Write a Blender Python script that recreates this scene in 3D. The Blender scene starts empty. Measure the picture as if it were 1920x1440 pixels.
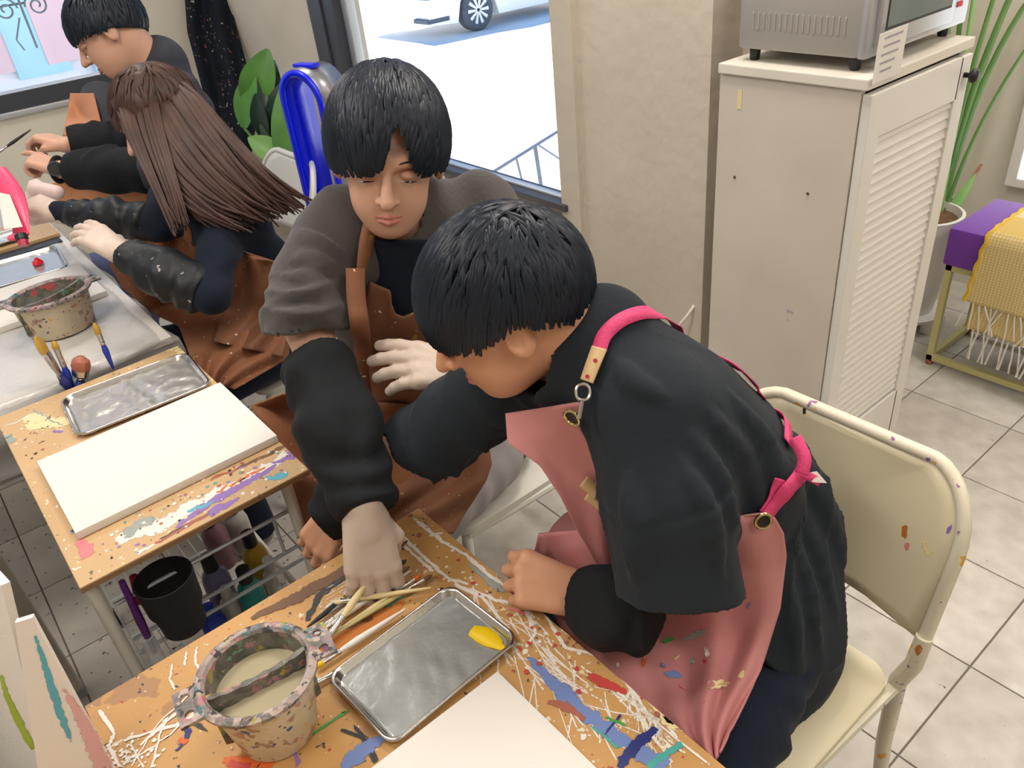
import bpy, bmesh, math, random
import numpy as np
from mathutils import Vector
random.seed(7); RNG = np.random.default_rng(7)
SC = bpy.context.scene; COL = SC.collection
PI = math.pi
# ---------------------------------------------------------------- camera, sky, sun, lamps, exposure
FPX = 1487.4; PITCH, ROLL, YAW = [math.radians(a) for a in (32.767, -6.552, 53.679)]
CAM = np.array([0.0, 0.0, 1.69])
_f = np.array([math.cos(YAW)*math.cos(PITCH), math.sin(YAW)*math.cos(PITCH), -math.sin(PITCH)])
_r = np.array([math.sin(YAW), -math.cos(YAW), 0.0]); _u = np.cross(_r, _f)
_c, _s = math.cos(ROLL), math.sin(ROLL)
RIGHT = _c*_r + _s*_u; UP = -_s*_r + _c*_u; FWD = _f
from mathutils import Matrix
cam = bpy.data.cameras.new('camera'); cam.sensor_width = 36; cam.lens = FPX/1920*36; cam.clip_start = 0.02; cam.clip_end = 300
co = bpy.data.objects.new('camera', cam); COL.objects.link(co)
m = Matrix.Identity(4)
for i in range(3): m[i][0] = RIGHT[i]; m[i][1] = UP[i]; m[i][2] = -FWD[i]; m[i][3] = CAM[i]
co.matrix_world = m; SC.camera = co
SC.view_settings.view_transform = 'Standard'; SC.view_settings.look = 'None'
SC.view_settings.exposure = 0.0; SC.view_settings.gamma = 1; SC.view_settings.use_curve_mapping = False
try: SC.cycles.use_denoising = True; SC.cycles.transparent_max_bounces = 40
except Exception: pass
W = bpy.data.worlds.new('sky'); SC.world = W; W.use_nodes = True
bg = W.node_tree.nodes['Background']; bg.inputs[0].default_value = (0.20, 0.50, 1.0, 1); bg.inputs[1].default_value = 0.9
def lamp(kind, name, loc, energy, color, size=1, sizey=None, to=(0, 0, -1), rot=0):
    l = bpy.data.lights.new(name, kind); l.energy = energy; l.color = color
    if kind == 'AREA':
        l.shape = 'RECTANGLE'; l.size = size; l.size_y = sizey or size
    if kind == 'SUN': l.angle = math.radians(1.2)
    o = bpy.data.objects.new(name, l); COL.objects.link(o); o.location = loc
    o.rotation_euler = Vector(to).to_track_quat('-Z', 'Y').to_euler(); return o
lamp('SUN', 'sun', (10, 14, 20), 12.0, (1, 0.97, 0.92), to=(-0.30, -0.50, -1.0))
WARM = (1.0, 0.92, 0.83)
for k, (lx, ly, le) in enumerate([(1.3, 1.2, 23), (-0.3, 1.7, 20), (0.6, 3.2, 17), (2.7, 0.6, 20), (0.4, -0.6, 10), (2.0, -0.9, 21), (-0.8, 0.5, 12)]):  # final pair are added fill lamps, brightening cabinet door and standing canvases
    lamp('AREA', 'ceiling_and_fill_lamp', (lx, ly, 2.66), le, WARM, 0.55, 0.55)

# ---------------------------------------------------------------- measuring helpers (pixel of the photo -> point in the room)
def ray(u, v): return RIGHT*(u-960)/FPX + UP*(720-v)/FPX + FWD
def P(u, v, **k):
    (a, val), = k.items(); i = 'xyz'.index(a); d = ray(u, v)
    return CAM + d*((val-CAM[i])/d[i])
def PD(u, v, dep): return CAM + ray(u, v)*dep
def WD(dx, dy, dz):
    v = RIGHT*dx + UP*dy + FWD*dz; return v/np.linalg.norm(v)
def nrm(v): v = np.array(v, float); return v/np.linalg.norm(v)

# ---------------------------------------------------------------- object helpers
def worldloc(o):
    v = np.zeros(3)
    while o is not None: v += np.array(o.location); o = o.parent
    return v
def obj(name, V, F, mat=None, parent=None, smooth=True, angle=None):
    V = np.asarray(V, float)
    base = worldloc(parent) if parent is not None else np.array([(V[:,0].min()+V[:,0].max())/2, (V[:,1].min()+V[:,1].max())/2, V[:,2].min()])
    me = bpy.data.meshes.new(name); me.from_pydata((V-base).tolist(), [], [tuple(int(i) for i in f) for f in F]) 
    me.update()
    if smooth: me.polygons.foreach_set('use_smooth', [True]*len(me.polygons))
    if smooth and angle:
        try: me.set_sharp_from_angle(angle=math.radians(angle))
        except Exception: pass
    o = bpy.data.objects.new(name, me); COL.objects.link(o)
    if mat is not None: me.materials.append(mat)
    if parent is not None: o.parent = parent
    else: o.location = base
    return o
def root(name, label, cat, loc, group=None):
    o = bpy.data.objects.new(name, None); COL.objects.link(o); o.location = loc; o.empty_display_size = 0.05
    o['label'] = label; o['category'] = cat
    if group: o['group'] = group
    return o
def tag(o, label, cat, group=None):
    o['label'] = label; o['category'] = cat
    if group: o['group'] = group
    return o
def struct(o): o['kind'] = 'structure'; return o
def dup(r, loc, label=None, rotz=0.0):
    c = r.copy(); COL.objects.link(c); c.location = loc; c.rotation_euler = (0, 0, rotz)
    if label: c['label'] = label
    for ch in list(r.children):
        k = ch.copy(); COL.objects.link(k); k.parent = c
        for g in list(ch.children):
            q = g.copy(); COL.objects.link(q); q.parent = k
    return c
class MB:
    def __init__(s): s.V = []; s.F = []; s.n = 0; s.A = []
    def add(s, V, F):
        V = np.asarray(V, float); s.V.append(V); s.F += [tuple(i+s.n for i in f) for f in F]; s.n += len(V); return s
    def box(s, lo, hi, bev=0.0, R=None, c=None):
        bm = bmesh.new(); bmesh.ops.create_cube(bm, size=1)
        lo = np.array(lo, float); hi = np.array(hi, float); d = hi-lo; mid = (lo+hi)/2
        for v in bm.verts: v.co = Vector((v.co[0]*d[0], v.co[1]*d[1], v.co[2]*d[2]))
        if bev > 0: bmesh.ops.bevel(bm, geom=bm.edges[:], offset=min(bev, d.min()*0.45), segments=2, affect='EDGES', profile=0.6)
        V = np.array([v.co[:] for v in bm.verts]); bm.verts.index_update()
        F = [[v.index for v in f.verts] for f in bm.faces]; bm.free()
        if R is not None: V = V @ np.array(R).T
        return s.add(V+(mid if c is None else np.array(c)), F)
    def tube(s, pts, r, n=10, caps=True, closed=False, flat=1.0, ref=(0, 0, 1)):
        pts = [np.array(p, float) for p in pts]; m_ = len(pts); rr = r if hasattr(r, '__len__') else [r]*m_
        V = []; N = None
        for i, p in enumerate(pts):
            a = pts[(i-1) % m_] if (closed or i > 0) else p; b = pts[(i+1) % m_] if (closed or i < m_-1) else p
            t = nrm(b-a)
            if N is None:
                N = np.cross(t, np.array(ref, float))
                if np.linalg.norm(N) < 1e-3: N = np.cross(t, [1, 0, 0.1])
            N = nrm(N-t*(N@t)); B = np.cross(t, N)
            for k in range(n):
                an = 2*PI*k/n; V.append(p+rr[i]*(math.cos(an)*N+flat*math.sin(an)*B))
        F = []
        for i in range(m_ if closed else m_-1):
            for k in range(n):
                a = i*n+k; b = i*n+(k+1) % n; c = ((i+1) % m_)*n+(k+1) % n; d = ((i+1) % m_)*n+k
                F.append((a, b, c, d))
        if caps and not closed: F.append(tuple(range(n-1, -1, -1))); F.append(tuple(range((m_-1)*n, m_*n)))
        return s.add(V, F)
    def lathe(s, prof, c, n=32, sx=1.0, sy=1.0, rz=0.0, caps=True):
        V = []; F = []; m_ = len(prof); c = np.array(c, float)
        for r, z in prof:
            for k in range(n):
                a = 2*PI*k/n; x = r*sx*math.cos(a); y = r*sy*math.sin(a)
                V.append(c+np.array([x*math.cos(rz)-y*math.sin(rz), x*math.sin(rz)+y*math.cos(rz), z]))
        for i in range(m_-1):
            for k in range(n): F.append((i*n+k, i*n+(k+1) % n, (i+1)*n+(k+1) % n, (i+1)*n+k))
        if caps and prof[0][0] > 1e-6: F.append(tuple(range(n-1, -1, -1)))
        if caps and prof[-1][0] > 1e-6: F.append(tuple(range((m_-1)*n, m_*n)))
        return s.add(V, F)
    def quad(s, a, b, c, d): return s.add([a, b, c, d], [(0, 1, 2, 3)])
    def prism(s, poly, off):          # poly: 3-D points of one face, off: vector of extrusion
        A = np.array(poly, float); n = len(A); V = np.vstack([A, A+np.array(off)])
        F = [tuple(range(n-1, -1, -1)), tuple(range(n, 2*n))]+[(i, (i+1) % n, n+(i+1) % n, n+i) for i in range(n)]
        return s.add(V, F)
    def build(s, name, mat, parent=None, smooth=True, angle=40):
        return obj(name, np.vstack(s.V), s.F, mat, parent, smooth, angle)
def sheet(name, G, mat, parent, thick=0.003, closed=False):
    nv, nu = G.shape[:2]; V = G.reshape(-1, 3)
    F = [(j*nu+i, j*nu+i+1, (j+1)*nu+i+1, (j+1)*nu+i) for j in range(nv-1) for i in range(nu-1)]
    o = obj(name, V, F, mat, parent)
    sm = o.modifiers.new('thickness', 'SOLIDIFY'); sm.thickness = thick; sm.offset = 0
    return o
def rrect(cx, cy, w, h, r, n=6):
    out = []
    for sx, sy, a0 in ((1, 1, 0), (-1, 1, 90), (-1, -1, 180), (1, -1, 270)):
        for k in range(n+1):
            a = math.radians(a0+90*k/n); out.append((cx+sx*(w/2-r)+r*math.cos(a), cy+sy*(h/2-r)+r*math.sin(a)))
    return out

# ---------------------------------------------------------------- materials
def mat(name, col, rough=0.6, metal=0.0, col2=None, nscale=6, namt=1.0, bump=0.0, bscale=40, splats=(), spec=0.5, sheen=0, trans=0, emit=None, coat=0, alpha=1, stretch=None, wave=None):
    M = bpy.data.materials.new(name); M.use_nodes = True; nt = M.node_tree; N = nt.nodes; L = nt.links
    b = N['Principled BSDF']; c4 = lambda c: (c[0], c[1], c[2], 1)
    b.inputs['Base Color'].default_value = c4(col); b.inputs['Roughness'].default_value = rough; b.inputs['Metallic'].default_value = metal
    b.inputs['Specular IOR Level'].default_value = spec; b.inputs['Sheen Weight'].default_value = sheen
    b.inputs['Transmission Weight'].default_value = trans; b.inputs['Coat Weight'].default_value = coat; b.inputs['Alpha'].default_value = alpha
    if emit: b.inputs['Emission Color'].default_value = c4(emit[0]); b.inputs['Emission Strength'].default_value = emit[1]
    tc = N.new('ShaderNodeTexCoord'); vec = tc.outputs['Object']
    if stretch:
        mp = N.new('ShaderNodeMapping'); mp.inputs['Scale'].default_value = stretch; L.new(vec, mp.inputs[0]); svec = mp.outputs[0]
    else: svec = vec
    cur = None
    def noise(sc, v, det=4):
        n = N.new('ShaderNodeTexNoise'); n.inputs['Scale'].default_value = sc; n.inputs['Detail'].default_value = det; L.new(v, n.inputs['Vector']); return n
    def mix(fac, a, bcol):
        x = N.new('ShaderNodeMix'); x.data_type = 'RGBA'; L.new(fac, x.inputs[0])
        if isinstance(a, tuple): x.inputs[6].default_value = a
        else: L.new(a, x.inputs[6])
        if isinstance(bcol, tuple): x.inputs[7].default_value = bcol
        else: L.new(bcol, x.inputs[7])
        return x.outputs[2]
    cur = c4(col)
    if col2 is not None:
        n = noise(nscale, svec); r = N.new('ShaderNodeMapRange'); r.inputs[1].default_value = 0.5-0.25/namt; r.inputs[2].default_value = 0.5+0.25/namt
        L.new(n.outputs[0], r.inputs[0]); cur = mix(r.outputs[0], cur, c4(col2))
    if wave is not None:
        wc, ws, wamt = wave; n = noise(ws, svec, 2)
        w = N.new('ShaderNodeTexWave'); w.inputs['Scale'].default_value = ws; w.inputs['Distortion'].default_value = 3; L.new(svec, w.inputs[0])
        r = N.new('ShaderNodeMath'); r.operation = 'MULTIPLY'; r.inputs[1].default_value = wamt; L.new(w.outputs[1], r.inputs[0]); cur = mix(r.outputs[0], cur, c4(wc))
    for k, sp in enumerate(splats):
        sc_, th, scol = sp[:3]
        mp = N.new('ShaderNodeMapping'); mp.inputs['Location'].default_value = (3.1*k+1, 7.7*k, 5.3*k); L.new(vec, mp.inputs[0])
        if len(sp) > 3: mp.inputs['Scale'].default_value = sp[3]
        n = noise(sc_, mp.outputs[0], 3); r = N.new('ShaderNodeMapRange'); r.inputs[1].default_value = th; r.inputs[2].default_value = th+0.02
        L.new(n.outputs[0], r.inputs[0]); cur = mix(r.outputs[0], cur, c4(scol))
    if not isinstance(cur, tuple): L.new(cur, b.inputs['Base Color'])
    if bump:
        n = noise(bscale, svec, 5); bp = N.new('ShaderNodeBump'); bp.inputs['Strength'].default_value = bump; bp.inputs['Distance'].default_value = 0.01
        L.new(n.outputs[0], bp.inputs['Height']); L.new(bp.outputs[0], b.inputs['Normal'])
    return M
def glassmat(name, tint=(1, 1, 1), fac=0.06):
    M = bpy.data.materials.new(name); M.use_nodes = True; nt = M.node_tree; nt.nodes.clear()
    o = nt.nodes.new('ShaderNodeOutputMaterial'); a = nt.nodes.new('ShaderNodeBsdfTransparent'); g = nt.nodes.new('ShaderNodeBsdfGlossy')
    a.inputs[0].default_value = (*tint, 1); g.inputs['Roughness'].default_value = 0.05; mx = nt.nodes.new('ShaderNodeMixShader'); mx.inputs[0].default_value = fac
    nt.links.new(a.outputs[0], mx.inputs[1]); nt.links.new(g.outputs[0], mx.inputs[2]); nt.links.new(mx.outputs[0], o.inputs[0]); return M
BLK = (0.012, 0.013, 0.016)
mt = dict(
 wall=mat('wall_plaster', (0.62, 0.56, 0.47), 0.85, col2=(0.52, 0.47, 0.39), nscale=3, bump=0.25, bscale=25),
 wallw=mat('wall_plaster_pale', (0.70, 0.67, 0.58), 0.85, col2=(0.62, 0.59, 0.50), nscale=2, bump=0.2, bscale=25),
 ceil=mat('ceiling_paint', (0.75, 0.72, 0.67), 0.9),
 tile=mat('stone_tile', (0.62, 0.59, 0.54), 0.35, col2=(0.50, 0.47, 0.43), nscale=14, namt=1.6, bump=0.08, bscale=30, spec=0.4, splats=[(55, 0.73, (0.10, 0.09, 0.08))]),
 tile3=mat('stone_tile_speckled', (0.62, 0.59, 0.54), 0.35, col2=(0.52, 0.49, 0.45), nscale=10, bump=0.08, bscale=30, splats=[(45, 0.665, (0.05, 0.04, 0.05)), (60, .70, (.3, .12, .2))]),
 tile2=mat('stone_tile_pale', (0.66, 0.64, 0.59), 0.35, col2=(0.53, 0.50, 0.46), nscale=16, namt=1.3, bump=0.08, bscale=30, spec=0.4),
 grout=mat('grout', (0.20, 0.18, 0.15), 0.9),
 white=mat('white_paint', (0.74, 0.71, 0.64), 0.5, col2=(0.68, 0.64, 0.56), nscale=4, splats=[(14, 0.80, (0.5, 0.44, 0.32))]),
 cabside=mat('cabinet_side', (0.68, 0.63, 0.56), 0.55, col2=(0.58, 0.53, 0.46), nscale=3),
 cabdoor=mat('cabinet_door', (0.78, 0.76, 0.72), 0.45, col2=(0.74, 0.72, 0.68), nscale=3),
 cream=mat('cream_metal', (0.74, 0.67, 0.48), 0.4, col2=(0.68, 0.61, 0.43), nscale=3, splats=[(16, 0.76, (0.80, 0.45, 0.08)), (40, 0.78, (0.2, 0.18, 0.2))]),
 chair=mat('chair_cream', (0.74, 0.67, 0.48), 0.35, col2=(0.69, 0.62, 0.44), nscale=3, spec=0.4, splats=[(30, 0.79, (0.25, 0.2, 0.2))]),
 chairframe=mat('chair_frame_cream', (0.74, 0.69, 0.55), 0.35, col2=(0.68, 0.63, 0.5), nscale=5, splats=[(26, 0.66, (0.75, 0.38, 0.03)), (50, 0.69, (0.3, 0.1, 0.3))]),
 chairw=mat('chair_white', (0.78, 0.76, 0.70), 0.4, splats=[(30, 0.78, (0.1, 0.1, 0.3))]),
 dark=mat('dark_frame', (0.05, 0.055, 0.07), 0.4), alu=mat('aluminium', (0.62, 0.65, 0.70), 0.35, 0.6),
 black=mat('black_plastic', (0.01, 0.01, 0.012), 0.45), blackr=mat('black_cup_plastic', (0.012, 0.013, 0.013), 0.55, bump=0.3, bscale=30, splats=[(30, 0.78, (0.45, 0.40, 0.32))]),
 steel=mat('steel', (0.62, 0.61, 0.60), 0.22, 1.0, bump=0.05, bscale=60), chrome=mat('chrome', (0.8, 0.8, 0.8), 0.12, 1.0),
 traym=mat('tray_steel_film', (0.40, 0.42, 0.42), 0.3, 0.45, bump=0.3, bscale=24, coat=0.6),
 traym2=mat('tray_steel_wrapped', (0.52, 0.51, 0.49), 0.28, 0.6, bump=0.35, bscale=30, coat=0.6),
 wood=mat('mdf_board', (0.60, 0.345, 0.125), 0.5, col2=(0.50, 0.27, 0.09), nscale=5, bump=0.06, bscale=60, splats=[(12, 0.64, (0.40, 0.22, 0.10)), (90, 0.675, (0.75, 0.68, 0.55)), (70, 0.69, (0.45, 0.08, 0.06)), (80, 0.69, (0.06, 0.05, 0.05))]),
 wood2=mat('mdf_board_used', (0.62, 0.42, 0.22), 0.5, col2=(0.54, 0.35, 0.17), nscale=4, bump=0.06, bscale=60, splats=[(80, 0.68, (0.85, 0.8, 0.7)), (75, 0.69, (0.12, 0.1, 0.1))]),
 edge=mat('board_edge', (0.30, 0.17, 0.08), 0.7),
 canvas=mat('white_canvas', (0.80, 0.77, 0.73), 0.75, bump=0.12, bscale=300),
 canvas_side=mat('canvas_edge', (0.70, 0.66, 0.59), 0.8),
 lam=mat('white_laminate', (0.72, 0.69, 0.65), 0.35), film=mat('plastic_film', (0.80, 0.79, 0.78), 0.18, trans=0, alpha=0.45, bump=0.6, bscale=16),
 water=mat('murky_water', (0.42, 0.37, 0.24), 0.08, spec=0.6, col2=(0.46, 0.41, 0.28), nscale=8),
 bucket=mat('painted_bucket', (0.62, 0.53, 0.37), 0.5, col2=(0.48, 0.40, 0.28), nscale=14, bump=0.2, bscale=60, splats=[(45, 0.60, (0.36, 0.22, 0.16)), (60, 0.645, (0.07, 0.06, 0.07)), (38, 0.635, (0.45, 0.22, 0.20)), (70, 0.66, (0.65, 0.35, 0.05)), (55, 0.67, (0.05, 0.10, 0.25))]),
 rim=mat('paint_crusted_rim', (0.40, 0.32, 0.30), 0.4, col2=(0.16, 0.15, 0.14), nscale=30, namt=2.5, bump=0.7, bscale=70, splats=[(60, 0.56, (0.48, 0.38, 0.34)), (55, 0.64, (0.10, 0.22, 0.25)), (45, 0.61, (0.45, 0.20, 0.22)), (60, 0.67, (0.4, 0.36, 0.05)), (70, 0.60, (0.05, 0.045, 0.05))]),
 inner=mat('paint_crusted_inside', (0.09, 0.09, 0.08), 0.35, col2=(0.22, 0.20, 0.17), nscale=35, namt=2, bump=0.6, bscale=70, splats=[(55, 0.61, (0.15, 0.28, 0.2)), (50, 0.63, (0.4, 0.3, 0.05)), (60, 0.62, (0.4, 0.2, 0.22))]),
 inner3=mat('paint_crusted_bowl', (0.10, 0.11, 0.09), 0.4, col2=(0.20, 0.2, 0.16), nscale=30, namt=2, bump=0.5, bscale=60, splats=[(30, 0.56, (0.45, 0.10, 0.10)), (33, 0.62, (0.12, 0.16, 0.3))]),
 blue=mat('glossy_blue', (0.0, 0.012, 0.85), 0.3, spec=0.6), fangrey=mat('fan_grey', (0.30, 0.30, 0.33), 0.3, 0.5),
 ovens=mat('oven_grey', (0.40, 0.38, 0.36), 0.4, 0.2), ovenf=mat('oven_front', (0.55, 0.56, 0.58), 0.3, 0.5), ovengl=mat('oven_glass', (0.10, 0.14, 0.15), 0.08, spec=0.8, col2=(0.16, 0.21, 0.21), nscale=5),
 red=mat('red_print', (0.65, 0.03, 0.05), 0.5), paper=mat('paper', (0.78, 0.75, 0.72), 0.7), ink=mat('grey_ink', (0.38, 0.38, 0.42), 0.8),
 purple=mat('purple_upholstery', (0.17, 0.03, 0.42), 0.75, sheen=0.4, bump=0.15, bscale=120), ymetal=mat('pale_yellow_metal', (0.60, 0.57, 0.26), 0.45),
 throw=mat('yellow_woven_throw', (0.62, 0.47, 0.17), 0.9, sheen=0.3), throwe=mat('throw_edge', (0.72, 0.48, 0.05), 0.9), fringe=mat('white_fringe', (0.80, 0.76, 0.70), 0.9),
 hose=mat('grey_hose', (0.035, 0.045, 0.06), 0.4), pot=mat('white_pot', (0.75, 0.73, 0.70), 0.3), soil=mat('soil', (0.06, 0.035, 0.02), 0.95, col2=(0.2, 0.1, 0.04), nscale=60, bump=0.8, bscale=60),
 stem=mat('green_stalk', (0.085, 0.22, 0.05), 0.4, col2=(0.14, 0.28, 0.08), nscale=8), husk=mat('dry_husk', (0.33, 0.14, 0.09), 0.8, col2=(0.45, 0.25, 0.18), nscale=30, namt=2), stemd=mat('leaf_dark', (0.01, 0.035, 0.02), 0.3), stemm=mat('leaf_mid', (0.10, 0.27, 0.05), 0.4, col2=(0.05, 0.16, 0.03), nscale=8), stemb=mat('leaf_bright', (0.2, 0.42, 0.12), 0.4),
 skin=mat('skin', (0.60, 0.30, 0.18), 0.5, col2=(0.66, 0.35, 0.22), nscale=12, spec=0.35), skinl=mat('skin_light', (0.60, 0.34, 0.24), 0.5, col2=(0.65, 0.38, 0.28), nscale=12, spec=0.35),
 glove=mat('latex_glove', (0.63, 0.52, 0.45), 0.5, col2=(0.57, 0.46, 0.39), nscale=20, bump=0.10, bscale=90, sheen=0.1), glovew=mat('pale_glove', (0.7, 0.54, 0.52), 0.5),
 hair=mat('black_hair', (0.006, 0.010, 0.019), 0.42, col2=(0.012, 0.019, 0.034), nscale=20, spec=0.3), hairb=mat('brown_hair', (0.030, 0.013, 0.010), 0.5, col2=(0.075, 0.034, 0.025), nscale=14, spec=0.4),
 eye=mat('eye', (0.02, 0.015, 0.012), 0.1), lips=mat('lips', (0.50, 0.17, 0.14), 0.5),
 tee=mat('black_tee', (0.018, 0.024, 0.032), 0.9, spec=0.2, sheen=0.04, bump=0.15, bscale=90), navy=mat('navy_cloth', (0.008, 0.012, 0.024), 0.9, spec=0.2, sheen=0.04, bump=0.15, bscale=90), trouser=mat('navy_trousers', (0.008, 0.014, 0.030), 0.85, spec=0.2, sheen=0.04, bump=0.25, bscale=40),
 fleece=mat('charcoal_fleece', (0.062, 0.055, 0.055), 0.95, sheen=0.15, bump=0.2, bscale=120),
 cover=mat('black_arm_cover', (0.007, 0.009, 0.012), 0.85, spec=0.3, bump=0.4, bscale=30), cover_s=mat('stained_arm_cover', (0.006, 0.009, 0.013), 0.5, spec=0.35, bump=0.4, bscale=25, splats=[(55, 0.68, (0.35, 0.33, 0.32))]),
 brown=mat('brown_apron', (0.27, 0.105, 0.045), 0.7, col2=(0.18, 0.065, 0.028), nscale=5, bump=0.3, bscale=18, splats=[(70, 0.70, (0.8, 0.68, 0.58)), (50, 0.69, (0.4, 0.25, 0.05))]),
 brownd=mat('dark_brown_apron', (0.17, 0.065, 0.032), 0.7, col2=(0.24, 0.10, 0.045), nscale=5, bump=0.3, bscale=18, splats=[(60, 0.69, (0.7, 0.6, 0.5)), (50, 0.69, (0.35, 0.25, 0.03))]),
 tan=mat('tan_apron', (0.50, 0.22, 0.11), 0.8, col2=(0.42, 0.18, 0.085), nscale=5, bump=0.2, bscale=14),
 pink=mat('pink_apron', (0.60, 0.26, 0.26), 0.75, col2=(0.50, 0.195, 0.20), nscale=4, bump=0.18, bscale=16, splats=[(60, 0.78, (0.75, 0.5, 0.5))]),
 strap=mat('hot_pink_strap', (0.70, 0.05, 0.19), 0.6, bump=0.2, bscale=200), leather=mat('tan_leather', (0.66, 0.46, 0.24), 0.55), brass=mat('brass', (0.55, 0.42, 0.22), 0.25, 1.0),
 street=mat('street_paving', (0.86, 0.86, 0.86), 0.9), carw=mat('white_car_paint', (0.85, 0.85, 0.85), 0.25, coat=0.5), tyre=mat('tyre', (0.07, 0.09, 0.12), 0.8), rail=mat('grey_rail', (0.10, 0.13, 0.18), 0.6),
 plas=mat('clear_plastic', (0.75, 0.77, 0.78), 0.15, alpha=0.45), amber=mat('amber', (0.5, 0.3, 0.05), 0.4),
)
def solid(name, c, rough=0.45, **k): return mat(name, c, rough, **k)
for nm, c in dict(p_white=(0.80, 0.76, 0.70), p_blue=(0.16, 0.24, 0.52), p_navy=(0.02, 0.03, 0.18), p_purple=(0.28, 0.16, 0.48), p_red=(0.55, 0.06, 0.05), p_rust=(0.38, 0.12, 0.08), p_green=(0.05, 0.35, 0.07), p_teal=(0.07, 0.38, 0.36), p_cyan=(0.10, 0.42, 0.55), p_orange=(0.68, 0.13, 0.02), p_rustorange=(0.50, 0.17, 0.03), p_yellow=(0.90, 0.62, 0.0), p_black=(0.03, 0.03, 0.035), p_pink=(0.75, 0.22, 0.25), p_lime=(0.42, 0.55, 0.06), p_grey=(0.32, 0.36, 0.34), p_brown=(0.16, 0.075, 0.035), p_cream=(0.80, 0.66, 0.36)).items():
    mt[nm] = solid(nm, c, 0.5)
def dried(name, col):
    M = mat(name, col, 0.5); nt = M.node_tree; N = nt.nodes; L = nt.links; tc = N.new('ShaderNodeTexCoord')
    a = N.new('ShaderNodeTexNoise'); a.inputs['Scale'].default_value = 120; a.inputs['Detail'].default_value = 6; L.new(tc.outputs['Object'], a.inputs[0])
    at = N.new('ShaderNodeAttribute'); at.attribute_name = 'core'; sm = N.new('ShaderNodeMath'); sm.operation = 'MULTIPLY_ADD'; L.new(a.outputs[0], sm.inputs[0]); sm.inputs[1].default_value = 1.9; L.new(at.outputs['Fac'], sm.inputs[2])
    r = N.new('ShaderNodeMapRange'); r.inputs[1].default_value = 1.10; r.inputs[2].default_value = 1.36; L.new(sm.outputs[0], r.inputs[0]); L.new(r.outputs[0], N['Principled BSDF'].inputs['Alpha']); return M
for nm in [k for k in mt if k.startswith('p_')]: mt['d'+nm[1:]] = dried('dried'+nm[1:], tuple(mt[nm].node_tree.nodes['Principled BSDF'].inputs['Base Color'].default_value)[:3])
for nm, c in dict(b_teal=(0.01, 0.25, 0.22), b_blue=(0.02, 0.05, 0.40), b_lilac=(0.16, 0.14, 0.26), b_yellow=(0.45, 0.26, 0.02), b_clear=(0.50, 0.48, 0.45), b_violet=(0.10, 0.02, 0.16), b_red=(0.45, 0.03, 0.08)).items():
    mt[nm] = solid(nm, c, 0.3)

# ---------------------------------------------------------------- implicit modelling for bodies and cloth
def smin(a, b, k):
    if k <= 0: return np.minimum(a, b)
    h = np.clip(0.5+0.5*(b-a)/k, 0, 1); return b*(1-h)+a*h-k*h*(1-h)
def cone(a, b, ra, rb):
    a = np.array(a, float); b = np.array(b, float); ba = b-a; L2 = max(ba@ba, 1e-9)
    def f(p):
        q = p-a; t = np.clip(q@ba/L2, 0, 1); q = q-t[:, None]*ba
        return np.sqrt((q*q).sum(1))-(ra+(rb-ra)*t)
    f.bb = (np.minimum(a-ra, b-rb), np.maximum(a+ra, b+rb)); return f
def econe(a, b, ra, rb, w):           # ra=(half width along w, half depth)
    a = np.array(a, float); b = np.array(b, float); w = nrm(w); ba = b-a; L2 = max(ba@ba, 1e-9)
    def f(p):
        q = p-a; t = np.clip(q@ba/L2, 0, 1); q = q-t[:, None]*ba; cw = q@w; rest2 = np.maximum((q*q).sum(1)-cw**2, 0)
        rw = ra[0]+(rb[0]-ra[0])*t; rt = ra[1]+(rb[1]-ra[1])*t
        return (np.sqrt((cw/rw)**2+rest2/rt**2)-1)*np.minimum(rw, rt)
    m_ = max(ra+rb); f.bb = (np.minimum(a, b)-m_, np.maximum(a, b)+m_); return f
def ell(c, R, r):                     # rows of R are local axes
    c = np.array(c, float); R = np.array(R, float); r = np.array(r, float)
    def f(p):
        q = (p-c)@R.T; k0 = np.sqrt(((q/r)**2).sum(1)); k1 = np.sqrt(((q/r**2)**2).sum(1))+1e-9
        return k0*(k0-1)/k1
    m_ = r.max(); f.bb = (c-m_, c+m_); return f
def chain(pts, rad): return [cone(pts[i], pts[i+1], rad[i], rad[i+1]) for i in range(len(pts)-1)]
def union(fs, k=0.02):
    def f(p):
        d = fs[0](p)
        for g in fs[1:]: d = smin(d, g(p), k)
        return d
    f.bb = (np.min([g.bb[0] for g in fs], 0)-k, np.max([g.bb[1] for g in fs], 0)+k); return f
def withbb(f, g): f.bb = g.bb; return f
def wob(g, amp, freq, dirn=(0, 0, 1), warp=1.0, seed=0.0):
    dirn = nrm(dirn)
    def f(p):
        d = g(p); s = p@dirn
        w_ = np.sin(p[:, 0]*freq*0.31+seed)+np.sin(p[:, 1]*freq*0.27+1.3+seed)+np.sin(p[:, 2]*freq*0.35+2.1*seed)
        return d-amp*np.sin(s*freq+warp*w_+seed)*(0.55+0.45*np.sin(p[:, 0]*freq*.2+p[:, 2]*freq*.23+seed*3))
    return withbb(f, g)
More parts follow.
